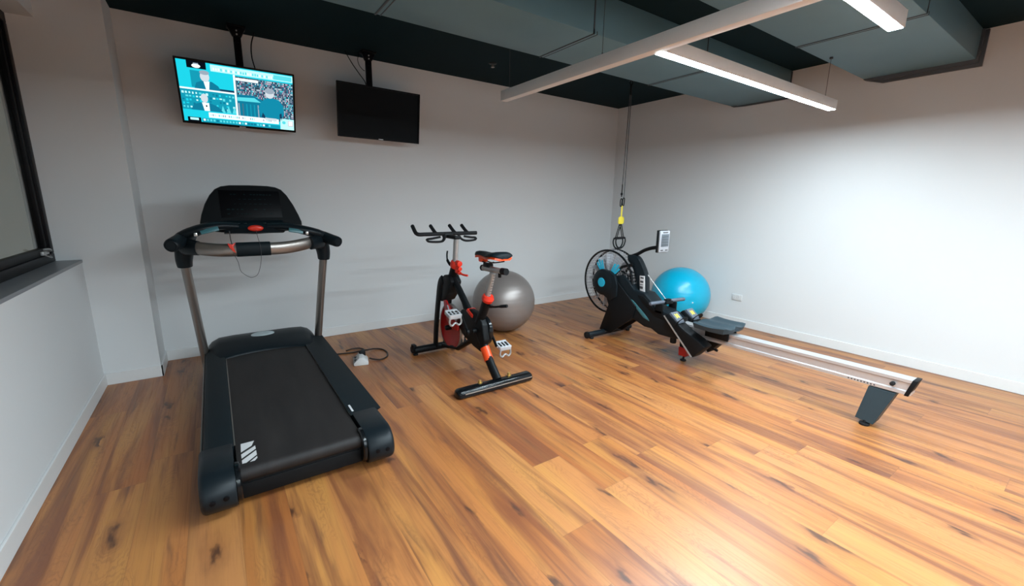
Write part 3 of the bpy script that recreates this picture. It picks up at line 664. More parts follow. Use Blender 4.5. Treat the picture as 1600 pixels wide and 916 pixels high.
mb = MB(); mb.tube(smooth([(-4.30, -.56, .04), (-4.28, -.585, .012), (-4.22, -.60, .007), (-4.10, -.635, .007), (-4.02, -.65, .007), (-3.97, -.68, .02), (-3.92, -.72, .033), (-3.85, -.66, .012), (-3.78, -.70, .007), (-3.765, -.80, .007), (-3.80, -.91, .007), (-3.87, -.955, .007), (-3.925, -.93, .012), (-3.955, -.905, .02)], 8), .0065, 8)
mb.build('power_cord', M['cable'], tread, parent=tread)

# ------------------------------------------------------------------ exercise balls
def ball(c, r, mt, label, valve):
    t = thing('exercise_ball', label, 'exercise ball', (c[0], c[1], 0))
    prof = []; n = 96
    for i in range(n + 1):
        a = math.pi * i / n; z = -math.cos(a) * r; rr = math.sin(a) * r
        rib = 0.0012 * (1 if (i % 6 == 0) else 0) * (1 if 14 < i < 82 else 0)
        z *= .985
        if z < -r * .955: z = -r * .955 - (abs(z) - r * .955) * .25
        prof.append((z, max(0, rr - rib)))
    prof[0] = (prof[0][0], 0); prof[-1] = (prof[-1][0], 0)
    z0 = -min(p[0] for p in prof)
    mb = MB(); mb.lathe((c[0], c[1], z0), (0, 0, 1), prof, 96); o = mb.build('ball_shell', mt, t, angle=80)
    mb = MB(); v = Vector(valve).normalized(); p = Vector((c[0], c[1], z0)) + v * (r * .985)
    mb.lathe(p, v, [(0, 0), (0, .009), (.006, .008), (.008, .004), (.008, 0)], 16); lab(mb.build('valve_plug', M['white_plastic'], t), 'small white plug')
ball((-2.44, -.75), .338, M['ball_grey'], 'pewter grey exercise ball on the floor behind the bike saddle', (0.4, .8, .1))
ball((-.425, -1.555), .335, M['ball_blue'], 'bright blue exercise ball between the rowing machine and the right wall', (-.50, -.80, -.06))

# ------------------------------------------------------------------ spin bike
t = thing('exercise_bike', 'black and red spin bike standing in front of the grey ball', 'exercise bike', (-3.31, -1.5, 0))
BX = -3.31
# rear stabiliser
mb = MB(); x0, x1 = -3.665, -3.005
prf = [(-.045, .012), (-.050, .030), (-.040, .058), (-.018, .068), (.018, .068), (.042, .056), (.048, .03), (.042, .012)]
mb.loft([[(x, -1.99 + y * k, .012 + (z - .012) * k2) for y, z in prf] for x, k, k2 in ((x0, .6, .55), (x0 + .008, .85, .85), (x0 + .025, 1, 1), (x1 - .025, 1, 1), (x1 - .008, .85, .85), (x1, .6, .55))])
st = mb.build('rear_stabiliser', M['black_gloss'], t, angle=50)
mb = MB(); mb.box((x0 + .05, -2.0415, .036), (x1 - .02, -2.036, .043), .001); lab(mb.build('trim_strip', M['steel'], t, parent=st), 'bright metal strip')
for x in (-3.46, -3.20):
    mb = MB(); mb.rcyl((x, -1.975, .064), (x, -1.975, .092), .012, .003); mb.cyl((x, -1.975, .066), (x, -1.975, .072), .019); lab(mb.build('stabiliser_bolt', M['gold'], t, parent=st), 'brass coloured bolt')
for x in (-3.60, -3.07):
    mb = MB(); mb.rcyl((x, -1.99, 0), (x, -1.99, .016), .03, .003); mb.build('rubber_foot', M['rubber'], t, parent=st)
# front stabiliser with transport wheels
mb = MB(); mb.rcyl((-3.575, -.985, .042), (-3.045, -.985, .042), .032, .008); sf = mb.build('front_stabiliser', M['black'], t)
for x in (-3.565, -3.06):
    mb = MB(); mb.rcyl((x - .014, -.935, .034), (x + .014, -.935, .034), .033, .006); mb.build('transport_wheel', M['rubber'], t, parent=sf)
    mb = MB(); mb.box((x - .018, -.99, .03), (x + .018, -.93, .09), .008); mb.build('wheel_bracket', M['black'], t, parent=sf)
    mb = MB(); mb.rcyl((x, -1.0, 0), (x, -1.0, .014), .022, .003); mb.build('rubber_foot', M['rubber'], t, parent=sf)
# frame
def fl(mb, p, w, d): mb.tube(p, 1.0, 16, flat=(w, d), up=(1, 0, 0))
mb = MB()
fl(mb, [(BX, -1.985, .06), (BX, -1.90, .14), (BX, -1.80, .25), (BX, -1.68, .40)], .030, .040)          # tail tube
mb.prism([(BX - .028, y, z) for y, z in ((-1.40, .44), (-1.46, .50), (-1.60, .535), (-1.74, .51), (-1.80, .45), (-1.83, .33), (-1.78, .22), (-1.66, .235), (-1.50, .28), (-1.40, .34))], (.056, 0, 0), .012, 3)
fl(mb, [(BX, -1.70, .44), (BX, -1.775, .55), (BX, -1.835, .672)], .032, .038)                           # seat tube
fl(mb, [(BX, -1.235, .76), (BX, -1.40, .63), (BX, -1.60, .46)], .028, .030)                             # down tube
fl(mb, [(BX, -1.34, .70), (BX, -1.44, .57), (BX, -1.50, .48)], .016, .014)
fl(mb, [(BX, -1.60, .27), (BX, -1.35, .125), (BX, -1.05, .065)], .022, .022)                            # lower stay
mb.build('frame', M['black'], t, angle=50)
mb = MB()
fl(mb, [(BX, -1.18, .60), (BX, -1.25, .74), (BX, -1.315, .855)], .034, .042)
mb.prism([(BX - .052, y, z) for y, z in ((-1.085, .60), (-1.105, .70), (-1.19, .755), (-1.27, .765), (-1.33, .71), (-1.27, .60), (-1.20, .53), (-1.11, .50))], (.104, 0, 0), .012)
mb.build('head_tube', M['black'], t)
mb = MB(); mb.prism([(BX - .038, y, z) for y, z in ((-1.555, .512), (-1.575, .535), (-1.665, .500), (-1.655, .470))], (.076, 0, 0), .008); lab(mb.build('frame_clamp', M['red'], t), 'red clamp on the down tube')
for s in (-1, 1):
    mb = MB(); fl(mb, smooth([(BX + s * .045, -1.16, .71), (BX + s * .052, -1.115, .66), (BX + s * .055, -1.075, .50), (BX + s * .055, -1.02, .25), (BX + s * .05, -.985, .05)], 5), .015, .042); mb.build('fork_leg', M['black'], t)
mb = MB(); fl(mb, [(BX, -1.86, .175), (BX, -1.795, .262)], .034, .044); sl = None
mb.build('tail_sleeve', M['orange'], t)['label'] = 'bright orange sleeve on the tail tube'
# flywheel and guard
fc = (BX, -1.225, .285)
mb = MB(); mb.lathe(fc, (1, 0, 0), [(-.010, 0), (-.010, .16), (-.018, .175), (-.018, .205), (.018, .205), (.018, .175), (.010, .16), (.010, 0)], 64); fw = mb.build('flywheel', M['dark_red'], t)
mb = MB(); mb.lathe(fc, (1, 0, 0), [(-.0185, .190), (-.0185, .206), (-.015, .210), (.015, .210), (.0185, .206), (.0185, .190)], 64); lab(mb.build('flywheel_rim', M['steel'], t, parent=fw), 'polished steel rim')
mb = MB(); mb.rcyl((BX - .06, fc[1], fc[2]), (BX + .06, fc[1], fc[2]), .022, .004); mb.build('hub', M['black'], t, parent=fw)
mb = MB()
mb.prism([(BX - .050, y, z) for y, z in ((-1.165, .525), (-1.215, .535), (-1.265, .49), (-1.345, .40), (-1.44, .36), (-1.43, .31), (-1.33, .30), (-1.23, .35), (-1.18, .44))], (.016, 0, 0), .006)
lab(mb.build('flywheel_guard', M['dark_red'], t), 'dark red curved guard')
mb = MB(); mb.tube(smooth([(BX - .06, -1.27, .50), (BX - .06, -1.33, .43), (BX - .06, -1.43, .40)], 5), .006, 8); mb.lathe((BX - .055, -1.42, .43), (-1, 0, 0), [(0, 0), (0, .026), (.016, .022), (.020, .012), (.020, 0)], 20)
lab(mb.build('guard_fitting', M['silver_plastic'], t), 'silver round fitting')
# chain cover (right) and crank
mb = MB(); mb.lathe((BX + .03, -1.70, .375), (1, 0, 0), [(0, 0), (0, .115), (.008, .122), (.030, .122), (.042, .108), (.046, .06), (.046, 0)], 48); cc = mb.build('chain_cover', M['black_gloss'], t)
mb = MB(); mb.prism([(BX + .03, y, z) for y, z in ((-1.22, .36), (-1.22, .21), (-1.66, .255), (-1.66, .495))], (.032, 0, 0), .008); mb.build('chain_case', M['black'], t)
mb = MB(); mb.lathe((BX + .078, -1.70, .385), (1, 0, 0), [(-.002, 0), (-.002, .040), (.006, .040), (.010, .034), (.010, 0)], 28); lab(mb.build('crank_cap', M['silver_plastic'], t, parent=cc), 'silver round cap')
mb = MB(); mb.rcyl((BX - .06, -1.70, .38), (BX + .12, -1.70, .38), .022, .004); mb.build('bottom_bracket', M['black'], t)
bb = Vector((BX, -1.70, .38)); cr = Vector((0, -.088, -.135))
for s in (1, -1):
    a = bb + Vector((s * .10, 0, 0)); e = a + cr * s + Vector((s * .015, 0, 0))
    mb = MB(); mb.tube([a, a.lerp(e, .5), e], [.019, .015, .016], 14, flat=(.55, 1), up=(1, 0, 0)); mb.rcyl(a - Vector((.012, 0, 0)), a + Vector((.012, 0, 0)), .024, .003)
    ca_ = mb.build('crank_arm', M['black'], t)
    pc = e + Vector((s * .062, 0, 0)); RM = Matrix.Rotation(math.radians(16), 3, 'X')
    q = lambda x, y, z: pc + RM @ Vector((x, y, z))
    mb = MB(); mb.rcyl(e, e + Vector((s * .115, 0, 0)), .009, .002)
    for dy, hh in ((-.040, .018), (0, .010), (.040, .018)): mb.box(pc + Vector((-.050, dy - .009, -hh)), pc + Vector((.050, dy + .009, hh)), .003, rot=RM, about=pc)
    for dx in (-.050, -.018, .012, .044): mb.box(pc + Vector((dx - .005, -.045, -.015)), pc + Vector((dx + .007, .045, .015)), .003, rot=RM, about=pc)
    pd = lab(mb.build('pedal', M['pedal'], t), 'silver cage pedal')
    mb = MB(); mb.box(pc + Vector((-.046, -.038, -.010)), pc + Vector((.046, .038, .010)), .002, rot=RM, about=pc); mb.build('pedal_core', M['black'], t, parent=pd)
    mb = MB()
    mb.tube(smooth([q(-.045, -.04, -.012), q(-.05, -.05, -.050), q(-.030, -.055, -.070), q(.0, -.05, -.052), q(.03, -.055, -.070), q(.05, -.05, -.050), q(.045, -.04, -.012)], 5), .008, 8)
    mb.build('toe_cage', M['dull_steel'], t, parent=pd)
# seat post, collar, lever, slider and saddle
mb = MB(); mb.tube([(BX, -1.80, .60), (BX, -1.905, .872)], 1, 16, flat=(.021, .027), up=(1, 0, 0)); sp = mb.build('seat_post', M['dull_steel'], t)
mb = MB()
for k in range(9): v = Vector((BX, -1.832, .684)).lerp(Vector((BX, -1.897, .852)), k / 8); mb.box(v + Vector((-.008, -.0335, -.001)), v + Vector((.008, -.0260, .001)))
mb.build('height_marks', M['cord'], t, parent=sp)
mb = MB(); mb.tube([(BX, -1.828, .648), (BX, -1.838, .667), (BX, -1.846, .688)], [1.0, 1.12, .9], 18, flat=(.042, .046), up=(1, 0, 0)); mb.build('post_collar', M['red'], t)['label'] = 'red collar under the seat post'
mb = MB(); mb.rcyl((BX, -1.85, .605), (BX, -1.90, .615), .012, .003); mb.tube(smooth([(BX, -1.90, .615), (BX, -1.93, .618), (BX + .02, -1.99, .632), (BX + .04, -2.04, .643)], 4), [.008] * 8 + [.012] * 5, 10); mb.build('height_lever', M['black'], t)
mb = MB(); mb.tube([(BX, -1.775, .890), (BX, -2.07, .902)], 1, 16, flat=(.020, .021), up=(1, 0, 0)); sd = mb.build('saddle_slider', M['dull_steel'], t)
mb = MB(); mb.tube([(BX, -1.77, .89), (BX, -1.755, .889)], 1, 16, flat=(.022, .024), up=(1, 0, 0)); mb.build('slider_cap', M['black'], t, parent=sd)
mb = MB(); mb.tube([(BX, -2.03, .900), (BX, -2.085, .903)], 1, 16, flat=(.023, .025), up=(1, 0, 0)); mb.rcyl((BX, -2.0, .885), (BX, -2.0, .85), .012, .003); mb.build('slider_cap', M['black'], t, parent=sd)
mb = MB(); mb.box((BX - .022, -1.88, .905), (BX + .022, -1.80, .935), .006)
for s in (-1, 1): mb.tube(smooth([(BX + s * .012, -1.74, .958), (BX + s * .022, -1.80, .942), (BX + s * .024, -1.88, .940), (BX + s * .045, -1.99, .962)], 5), .0045, 8)
mb.build('saddle_clamp', M['black'], t)
def saddle_rings(zo, sc, zb):
    out = []
    for y, w_, z in ((-1.672, .012, .985), (-1.68, .022, .992), (-1.72, .026, 1.000), (-1.78, .032, 1.003), (-1.85, .045, 1.000), (-1.91, .070, 1.004), (-1.96, .088, 1.014), (-2.01, .094, 1.020), (-2.045, .080, 1.018), (-2.062, .050, 1.010), (-2.067, .02, 1.004)):
        w_ *= sc; n = 16; rg = []
        for k in range(n):
            a = 2 * math.pi * k / n; x = math.cos(a); s_ = math.sin(a)
            rg.append((BX + w_ * (abs(x) ** .75) * (1 if x > 0 else -1), y, z + zo + (s_ * .016 if s_ > 0 else s_ * zb) - .012 * abs(x) ** 3))
        out.append(rg)
    return out
mb = MB(); mb.loft(saddle_rings(0, 1, .012)); sa_ = mb.build('saddle', M['rail_black'], t, angle=70)
mb = MB(); mb.loft([[(x, y, z - .018) for x, y, z in rg] for rg in saddle_rings(0, .93, .014)[1:-1]]); mb.box((BX - .026, -1.80, .935), (BX + .026, -1.735, .985), .010); lab(mb.build('saddle_base', M['orange'], t, parent=sa_), 'orange red underside of the saddle')
# handlebar post and clamps
mb = MB(); mb.tube([(BX, -1.30, .82), (BX, -1.335, 1.075)], 1, 16, flat=(.022, .028), up=(1, 0, 0)); mb.build('handlebar_post', M['dull_steel'], t)
mb = MB(); mb.tube([(BX, -1.300, .835), (BX, -1.312, .862), (BX, -1.318, .885)], [1, 1.1, .9], 18, flat=(.040, .046), up=(1, 0, 0))
mb.rcyl((BX, -1.34, .875), (BX, -1.395, .870), .024, .005); mb.rcyl((BX, -1.34, .835), (BX, -1.40, .828), .018, .004); mb.rcyl((BX, -1.34, .80), (BX, -1.395, .792), .016, .004); mb.tube(smooth([(BX, -1.39, .795), (BX + .01, -1.43, .785), (BX + .03, -1.47, .782)], 4), .009, 8)
mb.box((BX - .020, -1.365, .79), (BX + .020, -1.335, .885), .006)
lab(mb.build('tension_knob', M['red'], t), 'red tension knob and clamp')
mb = MB(); mb.tube(smooth([(BX - .03, -1.275, .850), (BX - .035, -1.235, .885), (BX - .035, -1.225, .93), (BX - .035, -1.235, .965)], 4), [.012] * 5 + [.007] * 8, 10); mb.build('brake_lever', M['black'], t)
mb = MB(); mb.box((BX - .026, -1.36, 1.070), (BX + .026, -1.15, 1.098), .008); mb.box((BX - .045, -1.205, 1.072), (BX + .045, -1.145, 1.115), .012); mb.build('handlebar_bracket', M['black'], t)
mb = MB(); zb = 1.107
mb.tube(smooth([(-3.580, -1.06, 1.170), (-3.583, -1.09, 1.150), (-3.585, -1.14, 1.118), (-3.572, -1.172, 1.107), (-3.53, -1.18, zb)], 5) + [Vector((-3.30, -1.18, zb)), Vector((-3.04, -1.18, zb)), Vector((-3.03, -1.18, zb))], .0165, 14)
for x in (-3.417, -3.236, -3.115): mb.tube(smooth([(x, -1.18, zb), (x, -1.14, 1.124), (x, -1.09, 1.152), (x, -1.06, 1.170)], 4), .0155, 12)
mb.build('handlebar', M['rubber'], t)
for sx, xa, xb in ((-1, -3.345, -3.505), (1, -3.215, -3.075)):
    mb = MB(); mb.tube(smooth([(xa, -1.19, 1.095), (xa + sx * .02, -1.21, 1.06), (xa + sx * .06, -1.225, 1.045), (xb, -1.225, 1.050), (xb + sx * .012, -1.22, 1.068), (xb - sx * .03, -1.21, 1.072), (xa + sx * .05, -1.20, 1.082)], 5), .012, 10, flat=(.8, 1.2), up=(0, 0, 1)); mb.build('lower_grip', M['rubber'], t)

# ------------------------------------------------------------------ rowing machine
t = thing('rowing_machine', 'black air rowing machine with a long silver rail standing before the right wall', 'rowing machine', (-1.56, -2.5, 0))
RX = -1.56
# stand
mb = MB()
for s in (-1, 1):
    x = RX + (-.100 if s < 0 else .075)
    mb.prism([(x, y, z) for y, z in ((-1.40, .66), (-1.45, .705), (-1.55, .70), (-1.63, .62), (-1.90, .40), (-1.86, .27), (-1.66, .11), (-1.60, .06), (-1.44, .06), (-1.545, .35), (-1.50, .44))], (.025, 0, 0), .006)
mb.prism([(RX - .09, y, z) for y, z in ((-1.60, .40), (-1.88, .40), (-1.84, .27), (-1.68, .16), (-1.62, .14), (-1.49, .075), (-1.56, .33))], (.18, 0, 0), .008)
mb.build('stand', M['black'], t)
mb = MB(); mb.rcyl((-1.885, -1.50, .045), (-1.235, -1.50, .045), .030, .006); fs = mb.build('front_stabiliser', M['grey_black'], t)
for x in (-1.87, -1.25):
    mb = MB(); mb.rcyl((x - .018, -1.475, .036), (x + .018, -1.475, .036), .036, .008); mb.build('transport_wheel', M['rubber'], t, parent=fs)
    mb = MB(); mb.rcyl((x + .03 * (1 if x < -1.5 else -1), -1.51, 0), (x + .03 * (1 if x < -1.5 else -1), -1.51, .03), .022, .004); mb.build('rubber_foot', M['rubber'], t, parent=fs)
# fan cage
FC = Vector((RX, -1.478, .582)); FR = .326
for s in (-1, 1):
    mb = MB(); mb.torus(FC + Vector((s * .060, 0, 0)), (1, 0, 0), FR, .0105, 80, 10); ring = mb.build('cage_ring', M['black_gloss'], t)
    mb = MB()
    for k in range(9): mb.torus(FC + Vector((s * (.066 + .016 * (1 - (k / 9) ** 2) - .010), 0, 0)), (1, 0, 0), .085 + k * .0262, .0017, 64, 5)
    for k in range(30):
        a = 2 * math.pi * k / 30; d = Vector((0, math.cos(a), math.sin(a)))
        mb.tube([FC + Vector((s * .072, 0, 0)) + d * .07, FC + Vector((s * .070, 0, 0)) + d * .2, FC + Vector((s * .060, 0, 0)) + d * FR], .0017, 5)
    mb.build('cage_grille', M['grille'], t, parent=ring)
mb = MB()
for k in range(64):
    a = 2 * math.pi * k / 64; d = Vector((0, math.cos(a), math.sin(a))) * FR
    mb.tube([FC + d + Vector((-.06, 0, 0)), FC + d * 1.012, FC + d + Vector((.06, 0, 0))], .0022, 5)
for x in (-.03, 0, .03): mb.torus(FC + Vector((x, 0, 0)), (1, 0, 0), FR * (1.01 if x == 0 else 1.006), .0016, 72, 5)
mb.build('cage_rim', M['grille'], t)
mb = MB(); mb.lathe(FC, (1, 0, 0), [(-.006, 0), (-.006, .10), (.006, .10), (.006, 0)], 40)
for k in range(14):
    a = 2 * math.pi * k / 14; d = Vector((0, math.cos(a), math.sin(a))); e = Vector((0, -math.sin(a), math.cos(a)))
    mb.loft([[FC + d * r_0 + e * o_ + Vector((x, 0, 0)) for x, o_ in ((-.042, -.004), (-.042, .002), (.042, .026), (.042, .020))] for r_0 in (.095, .285)])
mb.build('fan_wheel', M['silver_plastic'], t)
# cyan wing stickers on the near grille
for (a, b_) in ((62, 74), (108, 121)):
    pass
for ang in (52, 118):
    mb = MB()
    for j in (-1, 0, 1):
        a0 = math.radians(ang + j * 9); d = Vector((0, -math.cos(a0), math.sin(a0))); e = Vector((0, math.sin(a0), math.cos(a0)))
        c0 = FC + Vector((-.0795, 0, 0))
        mb.prism([c0 + d * .135 + e * -.010, c0 + d * .135 + e * .010, c0 + d * (.245 - abs(j) * .02) + e * .012, c0 + d * (.255 - abs(j) * .02) + e * -.012], (-.002, 0, 0))
    lab(mb.build('cage_sticker', M['cyan'], t), 'cyan winged sticker')
# hub cover with badge
HC = Vector((RX - .085, -1.455, .576))
mb = MB(); mb.lathe(HC, (-1, 0, 0), [(-.03, .0), (-.03, .130), (.010, .138), (.026, .134), (.036, .118), (.040, .07), (.040, 0)], 48)
mb.prism([HC + Vector((-.030, y, z)) for y, z in ((.02, .132), (-.09, .128), (-.16, .09), (-.20, .0), (-.20, -.12), (-.12, -.18), (-.02, -.136))], (.05, 0, 0), .010)
hb = mb.build('hub_cover', M['grey_black'], t)
mb = MB(); mb.lathe(HC + Vector((-.040, 0, 0)), (-1, 0, 0), [(-.002, 0), (-.002, .048), (.003, .048), (.005, .044), (.005, .038)], 32); mb.lathe(HC + Vector((-.040, 0, 0)), (-1, 0, 0), [(0, .038), (.0045, .038), (.0045, 0)], 32); bd = lab(mb.build('hub_badge', M['cyan'], t, parent=hb), 'cyan round badge')
mb = MB(); mb.tube([HC + Vector((-.0455, .012, .018)), HC + Vector((-.0455, .014, -.014)), HC + Vector((-.0455, -.012, -.014)), HC + Vector((-.0455, -.010, .018))], .0035, 6)
# body beam between fan and foot rests
top = [(-1.60, .66), (-1.70, .69), (-1.79, .62), (-1.85, .56), (-1.975, .548), (-2.12, .44), (-2.28, .408), (-2.37, .345), (-2.43, .33)]
bot = [(-2.45, .24), (-2.38, .20), (-2.27, .19), (-2.16, .19), (-2.08, .225), (-2.00, .222), (-1.84, .275), (-1.74, .33), (-1.62, .42)]
mb = MB(); mb.prism([(RX - .085, y, z) for y, z in top + bot], (.17, 0, 0), .014, 3); bd_ = mb.build('body_beam', M['grey_black'], t)
mb = MB(); mb.prism([(RX - .090, y, z) for y, z in ((-1.785, .470), (-1.845, .420), (-1.99, .310), (-2.06, .292), (-2.04, .318), (-1.98, .365), (-1.85, .455))], (.012, 0, 0), .004); lab(mb.build('body_strip', M['teal'], t, parent=bd_), 'grey teal strip on the body')
mb = MB(); mb.prism([(RX - .089, y, z) for y, z in ((-1.90, .52), (-1.97, .52), (-2.12, .41), (-2.26, .372), (-2.25, .34), (-2.12, .35), (-1.96, .46))], (.008, 0, 0), .003); mb.build('side_panel', M['black'], t, parent=bd_)
mb = MB(); mb.rcyl((RX - .03, -2.295, .20), (RX - .03, -2.295, .135), .028, .006); mb.build('height_knob', M['rubber'], t)
# neck that carries the console arm
mb = MB()
nk_o = smooth([(-1.69, .885), (-1.80, .882), (-1.875, .80), (-1.935, .68), (-1.952, .52)], 5); nk_i = smooth([(-1.865, .50), (-1.83, .62), (-1.775, .75), (-1.70, .83)], 5)
mb.prism([(RX - .032, p.x, p.y) for p in [Vector((a, b_, 0)) for a, b_ in [(v[0], v[1]) for v in nk_o]] + [Vector((v[0], v[1], 0)) for v in nk_i]], (.064, 0, 0), .008)
mb.build('neck', M['grey_black'], t)
mb = MB(); 
for s in (-1, 1): mb.tube([(RX + s * .045, -1.78, .80), (RX + s * .06, -1.66, .76), (RX + s * .07, -1.58, .66)], .014, 8)
for s in (-1, 1): mb.tube([(RX + s * .045, -1.80, .66), (RX + s * .06, -1.66, .72)], .012, 8)
mb.build('fan_bracket', M['black'], t)
mb = MB(); mb.prism([(RX - .035, y, z) for y, z in ((-1.868, .70), (-1.928, .705), (-1.945, .55), (-1.885, .54))], (-.004, 0, 0), .001); wl = mb.build('warning_label', M['marking'], t)
mb = MB()
for k, (za, zb_) in enumerate(((.69, .675), (.655, .635), (.62, .612), (.60, .575))): mb.prism([(RX - .0392, y, z) for y, z in ((-1.880, za), (-1.918, za), (-1.918, zb_), (-1.880, zb_))], (-.0008, 0, 0))
mb.build('label_print', M['cord'], t, parent=wl)
mb = MB(); mb.tube(smooth([(RX, -1.73, .875), (RX, -1.80, .905), (RX, -1.87, .945), (RX, -1.95, .974), (RX, -2.05, .992)], 5), .017, 14); mb.build('console_arm', M['black'], t)
# console: screen faces the rower
mb = MB(); mb.box((RX - .070, -2.065, .945), (RX + .070, -2.045, 1.150), .006); cb = mb.build('console_back', M['black'], t)
mb = MB(); mb.box((RX - .064, -2.085, .950), (RX + .076, -2.066, 1.146), .008); cs = lab(mb.build('console_housing', M['silver_plastic'], t), 'silver console housing')
mb = MB(); mb.box((RX - .048, -2.087, 1.000), (RX + .060, -2.0845, 1.115), .001); mb.build('console_display', M['lcd'], t, parent=cs)
mb = MB()
for i in range(4): mb.box((RX - .040, -2.0885, 1.015 + i * .025), (RX + .052, -2.0872, 1.018 + i * .025))
mb.box((RX - .03, -2.087, 1.126), (RX + .04, -2.0848, 1.134)); mb.box((RX - .048, -2.0865, .962), (RX - .01, -2.0845, .972), .001); mb.box((RX + .02, -2.0865, .962), (RX + .058, -2.0845, .972), .001)
mb.build('console_print', M['cord'], t, parent=cs)
# handle resting on its holder, and the drive strap
mb = MB(); mb.rcyl((-1.785, -2.155, .500), (-1.60, -2.165, .498), .0165, .005); mb.rcyl((-1.50, -2.165, .498), (-1.30, -2.175, .492), .0165, .005); mb.tube([(-1.60, -2.165, .498), (-1.50, -2.165, .498)], .010, 10)
hd = mb.build('rowing_handle', M['foot_grey'], t)
mb = MB(); mb.box((-1.60, -2.20, .475), (-1.50, -2.13, .505), .008); mb.box((-1.585, -2.185, .502), (-1.515, -2.15, .522), .006); mb.build('handle_clamp', M['black'], t, parent=hd)
mb = MB(); mb.box((-1.66, -2.20, .39), (-1.64, -2.12, .485), .005); mb.box((-1.46, -2.20, .39), (-1.44, -2.12, .485), .005); mb.box((-1.66, -2.20, .39), (-1.44, -2.10, .425), .008); mb.build('handle_rest', M['black'], t)
mb = MB(); mb.tube([(RX, -1.935, .712), (-1.553, -2.15, .515)], .0032, 6); mb.build('drive_strap', M['dull_steel'], t)
# foot rests
def footrest(xc, w_, dy):
    pl = [(-2.255, .425), (-2.30, .440), (-2.61, .128), (-2.575, .102)]
    mb = MB(); mb.prism([(xc - w_, y + dy, z) for y, z in ((-2.26, .40), (-2.30, .435), (-2.475, .325), (-2.61, .27), (-2.68, .225), (-2.60, .13), (-2.575, .105), (-2.54, .13))], (2 * w_, 0, 0), .010); fr = mb.build('foot_rest', M['black'], t)
    mb = MB(); mb.prism([(xc - w_ - .003, y + dy, z) for y, z in ((-2.262, .405), (-2.272, .411), (-2.575, .116), (-2.565, .106))], (.004, 0, 0)); mb.build('edge_strip', M['dull_steel'], t, parent=fr)
    # heel cup and sliding foot plate
    a = Vector((xc, -2.315 + dy, .430)); d = Vector((0, -.68, -.73)).normalized(); n_ = Vector((0, -.73, .68)).normalized()
    mb = MB(); L_ = .17
    q = lambda x, l, h_: a + Vector((x, 0, 0)) + d * l + n_ * h_
    mb.loft([[q(x, l, h_) for l, h_ in ((-.005, .0), (-.005, .018), (L_ * .5, .030), (L_, .020), (L_, 0))] for x in (-w_ * .82, -w_ * .6, 0, w_ * .6, w_ * .82)]); fp = lab(mb.build('foot_plate', M['foot_grey'], t, parent=fr), 'grey foot plate with yellow print')
    mb = MB()
    for k in range(3):
        o_ = (k - 1) * .016; mb.add([q(o_ - .007, .018 + .012 * (k % 2), .0225), q(o_ + .004, .014, .0218), q(o_ + .007, .058, .0265), q(o_ - .004, .066 - .01 * (k % 2), .0275)], [(0, 1, 2, 3)])
    mb.build('yellow_marking', M['yellow'], t, parent=fr, smooth=False)
    mb = MB(); mb.tube(smooth([q(-w_ * .95, .11, .0), q(-w_ * .9, .10, .045), q(0, .09, .072), q(w_ * .9, .10, .045), q(w_ * .95, .11, 0)], 6), 1, 10, flat=(.004, .020), up=tuple(d)); mb.build('foot_strap', M['rubber'], t, parent=fr)
    return fr
footrest(-1.665, .058, 0); footrest(-1.435, .058, 0)
mb = MB(); mb.box((-1.72, -2.56, .20), (-1.38, -2.52, .26), .01); mb.tube([(-1.60, -2.62, .20), (-1.60, -2.71, .192)], .007, 8); mb.rcyl((-1.60, -2.70, .193), (-1.60, -2.725, .191), .011, .003); mb.build('foot_axle', M['black'], t)
# middle leg
mb = MB(); mb.prism([(RX - .055, y, z) for y, z in ((-2.37, .235), (-2.45, .235), (-2.445, .055), (-2.385, .055))], (.055, 0, 0), .006); mb.build('middle_leg', M['black'], t)
mb = MB(); mb.prism([(RX - .062, y, z) for y, z in ((-2.375, .13), (-2.455, .13), (-2.450, .05), (-2.38, .05))], (.065, 0, 0), .006); lab(mb.build('leg_bracket', M['dark_red'], t), 'dark red bracket on the middle leg')
mb = MB(); mb.cyl((RX - .03, -2.415, .012), (RX - .03, -2.415, .055), .009); mb.rcyl((RX - .03, -2.415, 0), (RX - .03, -2.415, .014), .026, .004); mb.build('levelling_foot', M['rubber'], t)
# rail (hollow I section)
y0, y1 = -2.30, -3.935
def rz(y): return .318 + (y0 - y) * .012
mb = MB(); sec = [(-.045, .030), (-.045, .012), (-.036, .006), (-.036, -.040), (-.045, -.046), (-.045, -.066), (.045, -.066), (.045, -.046), (.036, -.040), (.036, .006), (.045, .012), (.045, .030)]
mb.loft([[(RX + x, y, rz(y) + z) for x, z in sec] for y in (y0, y1)]); rl = lab(mb.build('rail', M['alu'], t, angle=20), 'silver aluminium seat rail')
mb = MB(); mb.prism([(RX - .048, y, z) for y, z in ((y1 + .003, rz(y1) + .034), (y1 - .022, rz(y1) + .034), (y1 + .030 - .022, rz(y1) - .074), (y1 + .03, rz(y1) - .074))], (.096, 0, 0), .003); mb.build('rail_end_cap', M['black'], t, parent=rl)
mb = MB(); mb.rcyl((RX - .036, -3.845, rz(-3.84) - .016), (RX - .062, -3.845, rz(-3.84) - .016), .013, .004); mb.build('stop_pin', M['rubber'], t, parent=rl)
mb = MB()
for k in range(9): mb.box((RX - .0462, -3.62 - k * .017, rz(-3.7) - .060), (RX - .0448, -3.628 - k * .017, rz(-3.7) - .052))
mb.build('rail_print', M['cord'], t, parent=rl)
